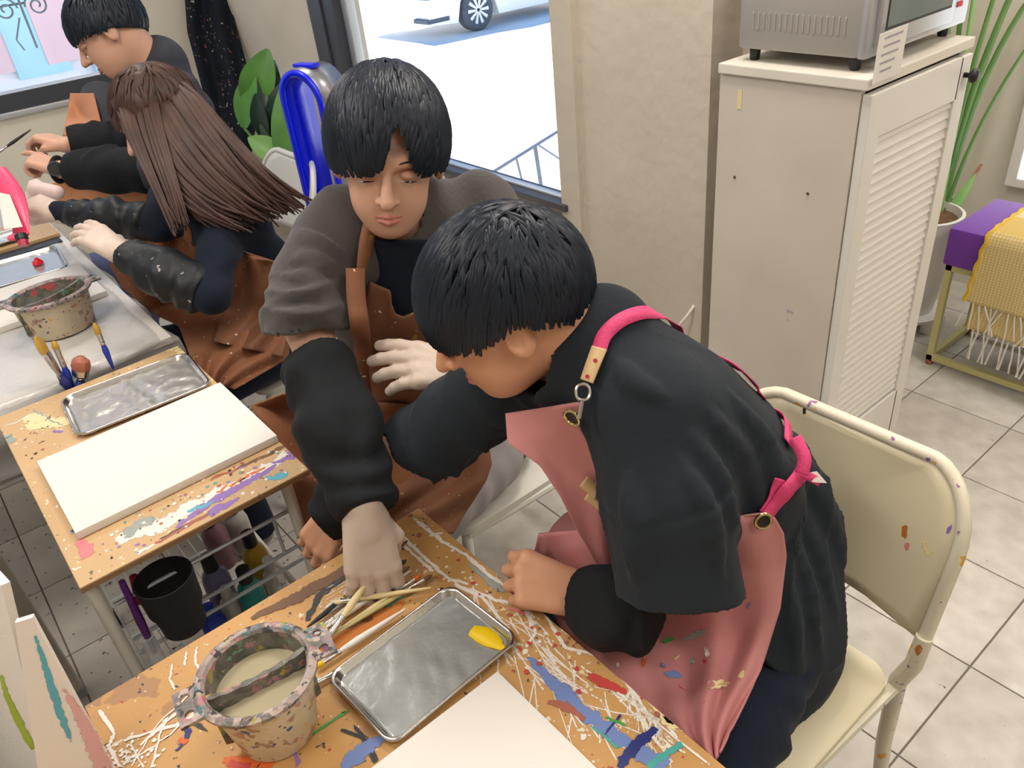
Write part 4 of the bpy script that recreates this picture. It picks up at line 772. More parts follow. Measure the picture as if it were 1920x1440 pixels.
canvas_board('blank white canvas lying on the second board next to the film-wrapped tray', (-.0, 1.415), (.412, 1.725), TZ+.001, .018)
canvas_board('blank white canvas on the white table behind the paint bucket', (-.05, 2.52), (.375, 2.84), TZ+.004, .018)
# small board + tray far left
bd = root('palette_board', 'small wooden board with a black capped jar on it, far left on the white table', 'board', (.2, 3.35, TZ)); MB().box((.0, 3.24, TZ+.004), (.41, 3.52, TZ+.016), .002).build('board', mt['wood2'], bd, smooth=False)
tray('paint_tray', 'small bright tray on the palette board at the far left edge', [(30, 425), (48, 440), (-40, 470), (-50, 450)], TZ+.018, mt['steel'], rad=.015)
mt_ = root('table_mat', 'black cutting mat beneath the palette board on the white table', 'mat', (.2, 3.3, TZ)); MB().box((-.1, 3.17, TZ+.0035), (.40, 3.235, TZ+.006), .001).build('mat', mt['black'], mt_, smooth=False)

def bucket(label, bc, R0, R1, h, name='brush_bucket', divider=0.6, water=.72, in_m='inner', rimw=.010, tabs=(2.7, -.45), sq=1.0):
    bc = np.array(bc); t = root(name, label, 'bucket', bc, None)
    MB().lathe([(R0*.9, 0), (R0, .004), (R0+(R1-R0)*.55, h*.6), (R1-.004, h-.008)], (*bc[:2], bc[2]), 48, sy=sq, caps=False).build('bucket_body', mt['bucket'], t)
    MB().lathe([(R1-.006, h-.010), (R1+rimw*.4, h-.012), (R1+rimw, h-.006), (R1+rimw, h-.001), (R1+rimw*.3, h+.002), (R1-.004, h+.001), (R1-.008, h-.004), (R1-.006, h-.010)], bc, 56, sy=sq, caps=False).build('rim', mt['rim'], t)
    Ri = lambda z: R0+(R1-R0)*z/h-.006
    MB().lathe([(Ri(h)-.001, h-.003), (Ri(h*.5), h*.5), (Ri(.01), .01), (0, .01)], bc, 48, sy=sq, caps=False).build('lining', mt[in_m], t)
    if water: MB().lathe([(Ri(h*water)+.001, h*water), (0, h*water+.0002)], bc, 48, sy=sq, caps=False).build('water', mt['water'], t)
    if divider is not None:
        d = np.array([math.cos(divider), math.sin(divider), 0]); e = np.array([-d[1], d[0], 0]); L_ = R1-.006; pts = []
        b = MB(); V = []; F = []; n_ = 16
        for i in range(n_+1):
            s_ = -1+2*i/n_; p = bc+d*L_*s_+np.array([0, 0, h-.004-.010*(1-s_*s_)]); w_ = .004+.0012*math.sin(i*2.3)
            V += [p-e*w_, p+e*w_, p+e*w_*1.2-np.array([0, 0, h*.75]), p-e*w_*1.2-np.array([0, 0, h*.75])]
        F = [(i*4+k, i*4+(k+1) % 4, i*4+4+(k+1) % 4, i*4+4+k) for i in range(n_) for k in range(4)]
        b.add(V, F); b.build('divider', mt['inner'], t)
    for a in tabs:   # lugs, each with two brush holes
        d = np.array([math.cos(a), math.sin(a), 0]); e = np.array([-d[1], d[0], 0]); c = bc+d*(R1+rimw+.008)+np.array([0, 0, h-.004]); b = MB()
        out = [(x, y) for x, y in rrect(0, 0, .030, .062, .012, 4)]; no = len(out)
        # plate built as strips around the two holes
        for sy_ in (-1, 1):
            hole = [(.0065*math.cos(t_), sy_*.0145+.0065*math.sin(t_)) for t_ in np.linspace(0, 2*PI, 17)[:-1]]
            half = [(.0145*math.cos(t_)/max(abs(math.cos(t_)), abs(math.sin(t_))), sy_*.0145+.0145*math.sin(t_)/max(abs(math.cos(t_)), abs(math.sin(t_)))) for t_ in np.linspace(0, 2*PI, 17)[:-1]]
            V = []; 
            for (hx, hy), (ox, oy) in zip(hole, half):
                for z_ in (.0025, -.0025): V += [c+d*hx+e*hy+[0, 0, z_], c+d*ox+e*oy+[0, 0, z_]]
            F = []
            for i in range(16):
                j = (i+1) % 16; F += [(i*4, i*4+1, j*4+1, j*4), (i*4+2, j*4+2, j*4+3, i*4+3), (i*4+1, i*4+3, j*4+3, j*4+1), (i*4, j*4, j*4+2, i*4+2)]
            b.add(V, F)
        b.build('handle_lug', mt['rim'], t)
    return t
bb = P(524, 1364, z=TZ); bucket('round paint-crusted water bucket with a divider on the near table', bb, .054, .074, .125, rimw=.007, divider=-.14, tabs=(3.0, -.18))
b3 = P(122, 618, z=TZ); b3[2] += .004; bucket('larger stained paint bucket standing on the white table', b3, .085, .103, .115, water=.55, in_m='inner3', divider=.35, tabs=(2.9, .05), sq=.85)

# ---------------------------------------------------------------- brushes
def brush(label, tip, end, d=.006, hcol='p_cream', bcol='p_brown', flat=1.0, bl=.02, fl=.03, w=None, group=None, name='paint_brush', cat='brush', ferr='steel', tipcol=None):
    tip, end = np.array(tip, float), np.array(end, float); ax = nrm(end-tip); L = np.linalg.norm(end-tip); w = w or d*.55
    t = root(name, label, cat, (tip+end)/2, group)
    hs = [bl+fl*.85, bl+fl+.004, bl+fl+(L-bl-fl)*.25, bl+fl+(L-bl-fl)*.7, L]
    MB().tube([tip+ax*s_ for s_ in hs], [d*.42, d*.5, d*.68, d*.45, d*.2], 9).build('handle', mt[hcol] if hcol in mt else hcol, t)
    MB().tube([tip+ax*bl, tip+ax*(bl+fl*.5), tip+ax*(bl+fl*.8), tip+ax*(bl+fl*.84), tip+ax*(bl+fl)], [w, w*.9, d*.5, d*.56, d*.48], 10, flat=flat).build('ferrule', mt[ferr], t)
    MB().tube([tip, tip+ax*bl*.3, tip+ax*bl*.75, tip+ax*(bl+.002)], [w*.35, w*.95, w*1.08, w*.9], 10, flat=flat).build('bristles', mt[bcol], t)
    return t
zz = TZ+.006
def T(u, v, h=0.0): return P(u, v, z=zz+h)
mt['handle_olive'] = solid('handle_olive', (.52, .47, .20), .4)
G_ = 'loose paintbrushes beside the steel tray'
brush('black-handled brush, leftmost of the brushes on the near table', T(684, 1092, .004), T(576, 1176, .003), .008, 'black', 'p_brown', bl=.016, ferr='brass', group=G_)
brush('cream handled brush held under the gloved fingers, lying across the others', T(608, 1205, .006), T(700, 1075, .040), .0095, 'p_cream', 'p_grey', bl=.018, group=G_)
brush('thin cream brush pointing right toward the tray corner', T(626, 1130, .012), T(808, 1102, .012), .007, 'p_cream', 'p_cream', bl=.012, group=G_)
brush('yellow-green brush with dark tip, second nearest the tray among crossed brushes', T(810, 1078, .004), T(596, 1208, .004), .006, 'handle_olive', 'p_brown', bl=.016, group=G_)
brush('silver ferruled brush with orange bristles pointing to the upper right', T(790, 1078, .006), T(585, 1215, .002), .006, 'p_cream', 'p_orange', bl=.014, fl=.04, group=G_)
brush('white-handled brush with reddish bristles end at the bucket', T(578, 1200, .002), T(770, 1070, .004), .007, 'p_white', 'p_rust', bl=.012, group=G_)
brush('grey paint-dulled brush in the middle of the crossed brushes', T(754, 1056, .010), T(612, 1152, .002), .0075, 'p_grey', 'p_brown', bl=.016, group=G_)
brush('grey-white brush with silver ferrule near the bucket rim', T(585, 1190, .003), T(735, 1080, .003), .008, 'canvas_side', 'p_brown', bl=.012, group=G_)
brush('dark brush tip peeking past the glove knuckles', T(762, 1050, .014), T(650, 1130, .010), .007, 'p_brown', 'p_black', bl=.016, group=G_)
brush('olive brush lying highest under the gloved hand', T(768, 1062, .018), T(660, 1120, .012), .006, 'p_grey', 'p_brown', bl=.016, group=G_)
brush('long white brush lying along the edge of the steel tray', T(590, 1252, .004), T(760, 1142, .004), .0085, 'p_white', 'p_yellow', bl=.014, fl=.03, group=G_)
brush('short dark blue brush poking out between bucket and tray', T(576, 1290, .002), T(628, 1262, .002), .008, 'p_navy', 'p_navy', bl=.012, group=G_)
brush('thin yellow brush standing behind the gloved hand at the table corner', P(747, 998, z=TZ+.03), P(734, 1020, z=TZ+.005), .006, 'p_lime', 'p_yellow', bl=.006, fl=.008)
# standing brushes behind the second board
h0 = np.array([.155, 2.06, .60]); hb = root('brush_holder', 'dark blue brush holder clipped behind the second board', 'holder', h0); MB().lathe([(.024, 0), (.028, .1), (.025, .1), (.022, .01), (0, .01)], h0, 20).build('cup', mt['navy'], hb)
def PY(u, v, y): return P(u, v, y=y)
brush('flat orange-bristled brush standing leftmost behind the second board', PY(66, 632, 2.075), PY(134, 735, 2.06), .020, 'p_navy', 'amber', flat=.4, bl=.045, fl=.075, w=.016, ferr='steel')
brush('fluffy round tan mop brush standing behind the second board', PY(152, 668, 2.065), PY(150, 745, 2.06), .022, 'p_navy', 'p_rust', flat=.8, bl=.035, fl=.03, w=.026)
brush('small blue-handled brush with orange tip standing behind the second board', PY(176, 606, 2.06), PY(213, 692, 2.05), .012, 'b_blue', 'amber', bl=.030, fl=.03, w=.0075)
brush('second blue-handled brush between the flat brush and the mop brush', PY(100, 640, 2.08), PY(140, 735, 2.07), .014, 'b_blue', 'amber', bl=.02, fl=.05, w=.008)
# brush held by the far man
mt['b_mauve'] = solid('b_mauve', (.32, .17, .22), .4)
# bottles on the trolley shelf
def bottle(label, px, col, h=.17, r=.028, cap='black', z=BZ0+.003, yy=None):
    c = P(px[0], px[1], z=z+h*.62); c[2] = z; t = root('paint_bottle', label, 'bottle', c, 'paint bottles on the trolley shelf')
    MB().lathe([(r*.95, 0), (r, .004), (r, h*.62), (r*.85, h*.72), (r*.45, h*.8), (r*.42, h*.84)], c, 26).build('bottle_body', mt[col], t)
    MB().lathe([(r*.55, h*.80), (r*.58, h*.82), (r*.52, h), (0, h+.002)], c, 18).build('cap', mt[cap], t); return t
bottle('lilac paint bottle with black cap on the trolley shelf', (405, 1085), 'b_lilac', .19, .032)
bottle('teal paint bottle with black cap on the trolley shelf', (470, 1108), 'b_teal', .19, .030)
bottle('yellow paint bottle with black cap behind the teal one', (478, 1040), 'b_yellow', .19, .030)
bottle('blue paint bottle standing beside the black cup', (400, 1165), 'b_blue', .13, .028, cap='b_blue')
bottle('cloudy clear bottle between the lilac and teal bottles', (432, 1130), 'b_clear', .13, .024, cap='b_clear')
bottle('mauve paint bottle behind the lilac one, highest under the board edge', (400, 1000), 'b_mauve', .17, .03, z=BZ0+.03)
bottle('pale clear bottle at the far back of the trolley shelf', (442, 975), 'b_clear', .16, .03, z=BZ0+.03)
bottle('clear bottle at the right end of the trolley shelf', (512, 1080), 'plas', .15, .024, cap='b_clear')
# black cup hanging at the trolley side
cc_ = P(348, 1172, y=1.30); cz = cc_[2]; cup = root('black_cup', 'black paint-specked plastic cup hanging under the second board', 'cup', cc_); hh = .135; R_ = .053
MB().lathe([(R_*.72, 0), (R_*.78, .003), (R_*.84, hh*.45), (R_*.97, hh*.47), (R_*1.03, hh), (R_*.99, hh), (R_*.92, hh*.5), (R_*.74, .006), (0, .006)], cc_, 40, caps=False).build('cup_body', mt['blackr'], cup)
MB().lathe([(R_*.62, .05), (0, .052)], cc_+np.array([.004, -.002, .0]), 30).build('paint_inside', mt['p_white'], cup)
pv = [P(228, 1090, y=1.30), P(290, 1222, y=1.30)]; tag(MB().tube([pv[0], pv[0]+(pv[1]-pv[0])*.55, pv[1]], [.006, .0085, .005], 10).build('purple_tool', mt['b_violet'], None), 'purple handled tool hanging left of the black cup', 'tool')
pv = [P(250, 1080, y=1.38), P(262, 1130, y=1.38)]; tag(MB().tube(pv, .008, 8).build('red_handle', mt['b_red'], None), 'dark red handle beneath the board left of the black cup', 'handle')
pv = [P(275, 1195, y=1.30), P(305, 1255, y=1.30)]; tag(MB().tube(pv, [.013, .015], 14).build('clear_tube', mt['plas'], None), 'clear plastic tube below the purple tool, at the table edge', 'tube')
mt['pale_pink'] = solid('pale_pink', (.72, .42, .45), .7)
# painted canvases standing at the lower left
def pcan(label, pts, th, strokes):
    pts = [np.array(p) for p in pts]; n = nrm(np.cross(pts[1]-pts[0], pts[3]-pts[0]))
    if n@(CAM-pts[0]) < 0: n = -n
    d3 = pts[3]-CAM; n = nrm(np.cross(pts[1]-pts[0], pts[2]-pts[0])); n = n if n@(CAM-pts[0]) > 0 else -n; pts[3] = CAM+d3*((pts[0]-CAM)@n/(d3@n))
    t = root('painted_canvas', label, 'canvas', (pts[2]+pts[3])/2); MB().prism(pts, -n*th).build('canvas_panel', mt['canvas'], t, smooth=False)
    for h_, (col, line, ws) in enumerate(strokes):
        V = []; A = []; m_ = len(line)
        for i, (u, v) in enumerate(line):
            for o_, a_ in ((-1, 0), (-.4, .8), (.4, .8), (1, 0)):
                d = ray(u+ws[i]*o_, v-ws[i]*o_*.35); V.append(CAM+d*((pts[0]-CAM)@n/(d@n))+n*(.0006+.0002*h_)); A.append(a_*(.4 if i in (0, m_-1) else 1))
        b = MB().add(V, [(i*4+k, i*4+4+k, i*4+5+k, i*4+1+k) for i in range(m_-1) for k in range(3)]); o = b.build('paint_stroke', mt[col], t, smooth=False); at = o.data.attributes.new('core', 'FLOAT', 'POINT'); at.data.foreach_set('value', A)
mt['d_pale_pink'] = dried('dried_pale_pink', (.72, .42, .45))
pcan('tall painted canvas with turquoise streak and pink edge standing at the lower left', [P(28, 1168, z=1.0), P(61, 1158, z=1.0), P(222, 1460, z=TZ+.001), P(80, 1500, z=TZ+.001)], .008,
     [('d_cyan', [(66, 1192), (78, 1225), (92, 1275), (108, 1320), (120, 1355), (134, 1392)], [3, 6, 8, 9, 8, 4]), ('d_pale_pink', [(120, 1290), (140, 1325), (165, 1370), (190, 1430), (200, 1455)], [4, 10, 16, 20, 20])])
pcan('pale painted canvas with lime green streak leaning at the lower left edge', [P(-50, 1040, z=1.05), P(2, 1098, z=1.04), P(90, 1455, z=TZ+.001), P(-80, 1455, z=TZ+.001)], .010,
     [('d_lime', [(2, 1265), (15, 1310), (35, 1350), (52, 1385), (62, 1405)], [5, 6, 8, 9, 5])])

# ================================================================ CHAIRS
def chair(name, label, loc, m_seat, m_frame, W2=.21, group='white cafe chairs'):
    t = root(name, label, 'chair', loc, group); L0 = np.array(loc, float); Z = np.array([0, 0, 1.0]); p = lambda x, y, z: L0+np.array([x, y, z])
    # seat: slightly dished slab
    n = 20; V = []; F = []; out = rrect(0, 0, .41, 2*W2-.01, .05, 6); k = len(out)
    for z_, s_ in ((.432, .97), (.436, 1.0), (.452, 1.0), (.456, .975)): V += [p(x*s_, y*s_, z_) for x, y in out]
    F = [(i*k+a, i*k+(a+1) % k, (i+1)*k+(a+1) % k, (i+1)*k+a) for i in range(3) for a in range(k)]; V += [p(0, 0, .450), p(0, 0, .433)]
    F += [(3*k+a, 3*k+(a+1) % k, 4*k) for a in range(k)]+[((a+1) % k, a, 4*k+1) for a in range(k)]
    obj('seat', V, F, m_seat, t, True, 50)
    # curved back panel and its rim
    def bp_(u, v):     # u -1..1 across, v 0..1 up
        return p(.215+.085*v+.045*(1-u*u)*1.0, u*(W2+.018), .545+.28*v)
    def outl(s=1.0, n_=8):
        o_ = []; r_ = .38
        for cx_, cy_, a0 in ((1-r_, 1-r_*1.1, 0), (-1+r_, 1-r_*1.1, 90)):
            for i in range(n_+1): a = math.radians(a0+90*i/n_); o_.append((cx_+r_*math.cos(a), cy_+r_*1.1*math.sin(a)))
        o_ += [(-1, .0), (-.5, -.02), (0, -.03), (.5, -.02), (1, .0)]; return o_
    O = outl(); nn = len(O); V = []; F = []; rings = 7
    for ri in range(rings):
        s_ = 1-ri/rings; V += [bp_(a*s_*.97, .45+(b_-.45)*s_*.97) for a, b_ in O]
    V.append(bp_(0, .45)); F = [(r_*nn+a, r_*nn+(a+1) % nn, (r_+1)*nn+(a+1) % nn, (r_+1)*nn+a) for r_ in range(rings-1) for a in range(nn)]+[((rings-1)*nn+a, (rings-1)*nn+(a+1) % nn, rings*nn) for a in range(nn)]
    o = obj('backrest', V, F, m_seat, t); sm = o.modifiers.new('thickness', 'SOLIDIFY'); sm.thickness = .010; sm.offset = 0
    MB().tube([bp_(a, b_)+np.array([0.002, 0, 0]) for a, b_ in [(1, -.05)]+O[:18]+[(-1, -.05)]], .0115, 10, flat=1.0).build('back_frame', m_frame, t)
    for s_ in (-1, 1):
        MB().tube([bp_(s_, .05), bp_(s_, -.15), p(.205, s_*W2, .44), p(.215, s_*W2, .25), p(.245, s_*(W2+.008), 0.0)], [.0145, .015, .0155, .014, .012], 10, flat=1.15).build('leg', m_frame, t)
        MB().tube([p(-.17, s_*(W2-.03), .432), p(-.185, s_*(W2-.008), .40), p(-.20, s_*W2, .20), p(-.215, s_*(W2+.008), 0)], .0125, 10).build('leg', m_frame, t)
        MB().tube([p(.205, s_*W2, .43), p(-.175, s_*(W2-.02), .425)], .011, 8).build('seat_rail', m_frame, t)
    return t
chA = chair('chair', 'cream chair with orange-stained frame under the pink-aproned boy', (.79, .53, 0), mt['chair'], mt['chairframe'])
chB = chair('chair', 'white chair under the man in the charcoal fleece', (.86, 1.36, 0), mt['chairw'], mt['chairw'])
dup(chB, (.80, 2.28, 0), 'white chair under the long-haired woman')
dup(chB, (.95, 3.02, 0), 'white chair under the man wearing a watch')
# ================================================================ PEOPLE
def orth(f, up):
    f = nrm(f); s = nrm(np.cross(f, up)); return f, nrm(np.cross(s, f)), s        # forward, up, right-hand side (person's right)
def headprims(c, f, up, k=1.0):
    f, u, s = orth(f, up); R = np.stack([s, f, u]); c = np.array(c); L = lambda x, y, z: c+k*(s*x+f*y+u*z)
    pr = [ell(L(0, -.012, .022), R, (.074*k, .092*k, .088*k)), ell(L(0, .028, -.030), R, (.060*k, .062*k, .080*k)), ell(L(0, .052, -.088), R, (.030*k, .028*k, .022*k)), ell(L(0, .035, -.058), R, (.050*k, .045*k, .040*k)),
          cone(L(-.026, .082, .022), L(.026, .082, .022), .012*k, .012*k)]
    nose = [cone(L(0, .092, .008), L(0, .112, -.030), .006*k, .0105*k), cone(L(-.011, .098, -.032), L(.011, .098, -.032), .0075*k, .0075*k)]
    lips = [cone(L(-.018, .080, -.062), L(.018, .080, -.062), .0045*k, .0045*k), cone(L(-.006, .086, -.0615), L(.006, .086, -.0615), .0055*k, .0055*k), cone(L(-.010, .082, -.070), L(.010, .082, -.070), .0055*k, .0055*k)]
    soc = [ell(L(sg*.031, .090, .004), R, (.018*k, .012*k, .010*k)) for sg in (-1, 1)]
    ears = []
    for sg in (-1, 1):
        e = L(sg*.077, -.006, -.008); Re = np.stack([nrm(s*sg+f*-.35), nrm(f+s*sg*.35), u]); ears.append((ell(e, Re, (.009*k, .019*k, .032*k)), ell(e+k*(s*sg*.008+f*.003+u*.004), Re, (.006*k, .010*k, .019*k))))
    base = union(pr, .022)
    def g(p):
        d = base(p)
        for n_ in nose: d = smin(d, n_(p), .008)
        for n_ in soc: d = -smin(-d, n_(p), .008)
        for n_ in lips: d = smin(d, n_(p), .004)
        d = np.maximum(d, -(np.abs((p-L(0, .093, -.0655))@u)*1.0-.0006+np.maximum(np.abs((p-L(0, 0, 0))@s)-.019*k, 0)+np.maximum(.006-((p-L(0, .082, 0))@f), 0)*2))
        for a, b in ears: d = smin(d, np.maximum(a(p), -b(p)), .006)
        return d
    g.bb = (c-.15*k, c+.15*k); return g, L, R
def handprims(w, d, back, thumb, size=1.0, curl=(.3, .4, .4, .5), spread=.06, thc=.5, th_out=.6):
    """w wrist, d towards the fingers, back = out of the back of the hand, thumb=+1/-1 side (along cross(d, back))"""
    d = nrm(d); back = nrm(np.array(back)-d*(np.array(back)@d)); sd = np.cross(d, back)*thumb; w = np.array(w); k = size; pr = []
    off = (.030, .010, -.011, -.030); kl = (.090, .094, .088, .080); fl = (.072, .080, .075, .060); rad = (.0092, .0094, .0090, .0080)
    for i in range(4):
        kn = w+k*(d*kl[i]+sd*off[i]+back*.002); pr.append(cone(w+k*(sd*off[i]*.62+d*.008), kn, .0145*k, .0118*k)); c_ = curl[i] if hasattr(curl, '__len__') else curl
        dd = nrm(d+sd*spread*(1.5-i)); a = 0; p = kn
        for j, fr in enumerate((.45, .30, .25)):
            a += c_*(1.0, 1.15, .8)[j]; dr = dd*math.cos(a)-back*math.sin(a); q = p+dr*fl[i]*fr*k; pr.append(cone(p, q, rad[i]*k*(1.06-.09*j), rad[i]*k*(.98-.10*j))); p = q
    b0 = w+k*(sd*.020+d*.018-back*.006); t1_ = b0+k*.042*nrm(d*.72+sd*th_out-back*.25); t2_ = t1_+k*.032*nrm(d*(1-.3*thc)+sd*(th_out*.6-thc*.7)-back*.35*(1+thc)); t3_ = t2_+k*.026*nrm(d*(1-.4*thc)+sd*(.2-thc*.9)-back*.3*(1+thc))
    pr += [cone(b0, t1_, .0155*k, .0122*k), cone(t1_, t2_, .0112*k, .0100*k), cone(t2_, t3_, .0100*k, .0082*k)]
    return pr
def handsdf(pr, grow=0.0, palm_k=.010):
    palm = [p for i, p in enumerate(pr[:-3]) if i % 4 == 0]; fing = [p for i, p in enumerate(pr[:-3]) if i % 4]; th = pr[-3:]
    P_ = union(palm, .012); Fs = [union(fing[i*3:i*3+3], .003) for i in range(4)]; Th = union(th, .004)
    def g(p):
        d = P_(p); 
        f_ = Fs[0](p)
        for q in Fs[1:]: f_ = smin(f_, q(p), .0012)
        d = smin(d, f_, .006); return smin(d, Th(p), .007)-grow
    g.bb = (np.min([q.bb[0] for q in pr], 0)-.004, np.max([q.bb[1] for q in pr], 0)+.004); return g
def facebits(L, R, k, body):
    for sg in (-1, 1):
        V, F = nets(ell(L(sg*.031, .0768, .002), R, (.0135*k, .0125*k, .0085*k)), .0020); e = fastobj('eyelid', V, F, body.data.materials[0], body)
        MB().tube([L(sg*.031+x, .0915-abs(x)*.22-.0*x, -.0035-.10*abs(x)+.0012*(1-(x/.012)**2)*-1) for x in np.linspace(-.0125, .0125, 7)], [.0004*k, .0010*k, .0013*k, .0013*k, .0013*k, .0010*k, .0004*k], 6).build('lashes', mt['eye'], e)
        MB().tube([L(sg*(.016+.032*t), .093-.008*t*t, .0215+.004*math.sin(PI*t)) for t in np.linspace(0, 1, 7)], [.0014*k, .0026*k, .0028*k, .0026*k, .0022*k, .0016*k, .0008*k], 6, flat=.6).build('eyebrow', mt['hair'], body)
    V, F = nets(union([cone(L(-.019, .0835, -.062), L(0, .0905, -.0605), .0022*k, .0036*k), cone(L(0, .0905, -.0605), L(.019, .0835, -.062), .0036*k, .0022*k), cone(L(-.015, .0850, -.069), L(0, .0905, -.0695), .0025*k, .0045*k), cone(L(0, .0905, -.0695), L(.015, .0850, -.069), .0045*k, .0025*k)], .003), .0016); fastobj('lips', V, F, mt['lips'], body)
def hairdo(L, R, k, parent, m_, body_g, front=.03, side=-.035, back=-.075, vol=.020, fringe=.03, fr_x=.0, nlock=900, seed=1, part=0.0, gap=None, llen=1.0, wid=.0042):
    """short hair: a shaped cap that follows the skull plus a coat of tapered locks"""
    rg = np.random.default_rng(seed); s, f, u = R; c = L(0, 0, 0)
    skull = ell(L(0, -.010, .026), R, (.078*k+vol*.8, .096*k+vol*.9, .088*k+vol))
    def lim(q):                               # q in head axes; hair only where above this height
        x, y, z = q[:, 0]/k, q[:, 1]/k, q[:, 2]/k
        fz = fringe+ (np.abs(x-fr_x)*-.25)
        if gap is not None: fz = fz+.07*np.exp(-((x-gap)/.016)**2)
        zz = np.where(y > .045, fz, np.where(y > -.01, side+np.clip((y+.01)/.055, 0, 1)*(.7*(fz-side)), np.interp(y, [-.10, -.01], [back, side])))
        return z-zz
    def g(p):
        q = (p-c)@R.T; d = skull(p); ridg = .0022*np.sin(95*q[:, 0]/k+30*q[:, 1]+3*np.sin(40*q[:, 2]))+.0016*np.sin(150*q[:, 0]-60*q[:, 1]+seed)
        d = d-ridg; return -smin(-d, lim(q)*k*.8, .012) if False else np.maximum(d, -lim(q)*k*.85)
    g.bb = skull.bb; V, F = nets(g, .0045); V = V+0; h = fastobj('hair', V, F, m_, parent)
    # locks
    crown = np.array([fr_x*.3+part, -.055, .085]); B = MB(); AX = np.array([.078*k+vol*.8, .096*k+vol*.9, .088*k+vol]); cen = np.array([0, -.010, .026])*k
    n = 0; VV = []; FF = []
    for i in range(nlock):
        d0 = rg.normal(size=3); d0[2] = abs(d0[2])*.9+(-.35 if rg.random() < .45 else 0); d0 /= np.linalg.norm(d0); p = cen+AX*d0*1.0
        fl = p-crown*k; nrmv = (p-cen)/AX**2; nrmv /= np.linalg.norm(nrmv); fl = fl-nrmv*(fl@nrmv); fl[2] -= .35*np.linalg.norm(fl)+.004; fl = fl+rg.normal(size=3)*.012
        fl = fl-nrmv*(fl@nrmv); fl /= (np.linalg.norm(fl)+1e-9); ln = (.030+.022*rg.random())*llen*k; m = 6; prev = []
        for j in range(m):
            t = j/(m-1); q = p+fl*ln*t; dd = (q-cen)/AX; r_ = np.linalg.norm(dd); q = cen+(q-cen)/r_*(1.0+.018*math.sin(PI*t)+.012+.015*rg.random()*t)
            if lim(q[None])[0] < -.010: 
                break
            prev.append(q)
        if len(prev) < 3: continue
        mm = len(prev); base = len(VV); sd = np.cross(fl, nrmv)
        for j, q in enumerate(prev):
            w = wid*k*(math.sin(PI*min(.97, (j+.6)/(mm)))**.6)*(.8+.5*rg.random()*0); nn = (q-cen)/AX**2; nn /= np.linalg.norm(nn)
            for a_, h_ in ((-w, -.001), (0, .0022), (w, -.001)): VV.append(c+(q+sd*a_+nn*h_)@R)
        for j in range(mm-1):
            for a_ in range(2): FF.append((base+j*3+a_, base+j*3+a_+1, base+j*3+3+a_+1, base+j*3+3+a_))
    o = fastobj('hair_locks', np.array(VV), np.array(FF), m_, h); o['kind'] = 'stuff'
    return h
def bodymesh(parts, m_, t, h=.0042, extra=None, name='body'):
    """one continuous skin surface from all the pieces"""
    bbmin = np.min([p.bb[0] for p, _ in parts], 0); bbmax = np.max([p.bb[1] for p, _ in parts], 0)
    def g(p):
        d = np.full(len(p), .25)
        for q, k in parts:
            m = ((p > q.bb[0]-.04) & (p < q.bb[1]+.04)).all(1)
            if m.any(): d[m] = smin(d[m], q(p[m]), k)
        return d
    g.bb = (bbmin, bbmax); V, F = nets(g, h); return fastobj(name, V, F, m_, t)
def fsum(fs, ks):
    bb = (np.min([q.bb[0] for q in fs], 0), np.max([q.bb[1] for q in fs], 0))
    def g(p):
        d = fs[0](p)
        for q, k in zip(fs[1:], ks): d = smin(d, q(p), k)
        return d
    g.bb = bb; return g
def cut(g, c, n, k=.004):      # keep the side against n
    c = np.array(c); n = nrm(n)
    def f(p): return np.maximum(g(p), (p-c)@n)
    return withbb(f, g)
def sub(g, h_):
    def f(p): return np.maximum(g(p), -h_(p))
    return withbb(f, g)
def cover_sdf(a, b, ra, rb, puff=.012, seed=0.0):
    a, b = np.array(a), np.array(b); ax = nrm(b-a); L_ = np.linalg.norm(b-a)
    mid = a*.5+b*.5; g = union([cone(a+ax*.02, mid, ra*.95, (ra+rb)/2+puff), cone(mid, b-ax*.018, (ra+rb)/2+puff, rb*1.02), cone(a, a+ax*.02, ra*.72, ra*.98), cone(b-ax*.02, b, rb*.98, rb*.72)], .02)
    g = wob(g, .0045, 85, ax, 2.2, seed); g2 = wob(g, .003, 60, np.cross(ax, [0.3, .2, 1]), 2.0, seed+2)
    g3 = cut(cut(g2, b+ax*.001, ax), a-ax*.001, -ax); return g3
# ---------------------------------------------------------------- A: boy in the pink apron
tA = root('person', 'person in black t-shirt and pink apron leaning forward on the cream chair', 'person', (.84, .55, .0))
sk = mt['skin']
pel = np.array([.80, .575, .545]); c7 = PD(1118, 628, 1.12); shL = PD(1235, 800, 1.03); shR = PD(945, 690, 1.27); elL = PD(1315, 1085, 1.10); wrL = PD(1092, 1118, 1.215); elR = PD(742, 862, 1.43); wrR = PD(640, 950, 1.44)
hc = PD(950, 580, 1.115); hf = WD(-.88, -.44, .16); hu = WD(-.30, .80, -.48); kA = 1.08
g, L, R = headprims(hc, hf, hu, kA); wax = nrm(shL-shR)
hdL = handprims(wrL, WD(-.93, .28, .05), WD(.10, .42, -.88), 1, 1.08, (.95, 1.05, 1.1, 1.15), .05, 1.2, .15)
hdR = handprims(wrR, WD(-.5, -.8, .1), WD(.1, .3, -.9), -1, .98, (.4, .5, .5, .5), .05)
kneeL = np.array([.47, .36, .565]); kneeR = np.array([.50, .74, .565]); hipL = pel+[.0, -.10, -.01]; hipR = pel+[0, .10, -.01]
spine = pel*.45+c7*.55+np.array([.025, -.02, .03]); chest = pel*.22+c7*.78+np.array([.03, .0, -.005])
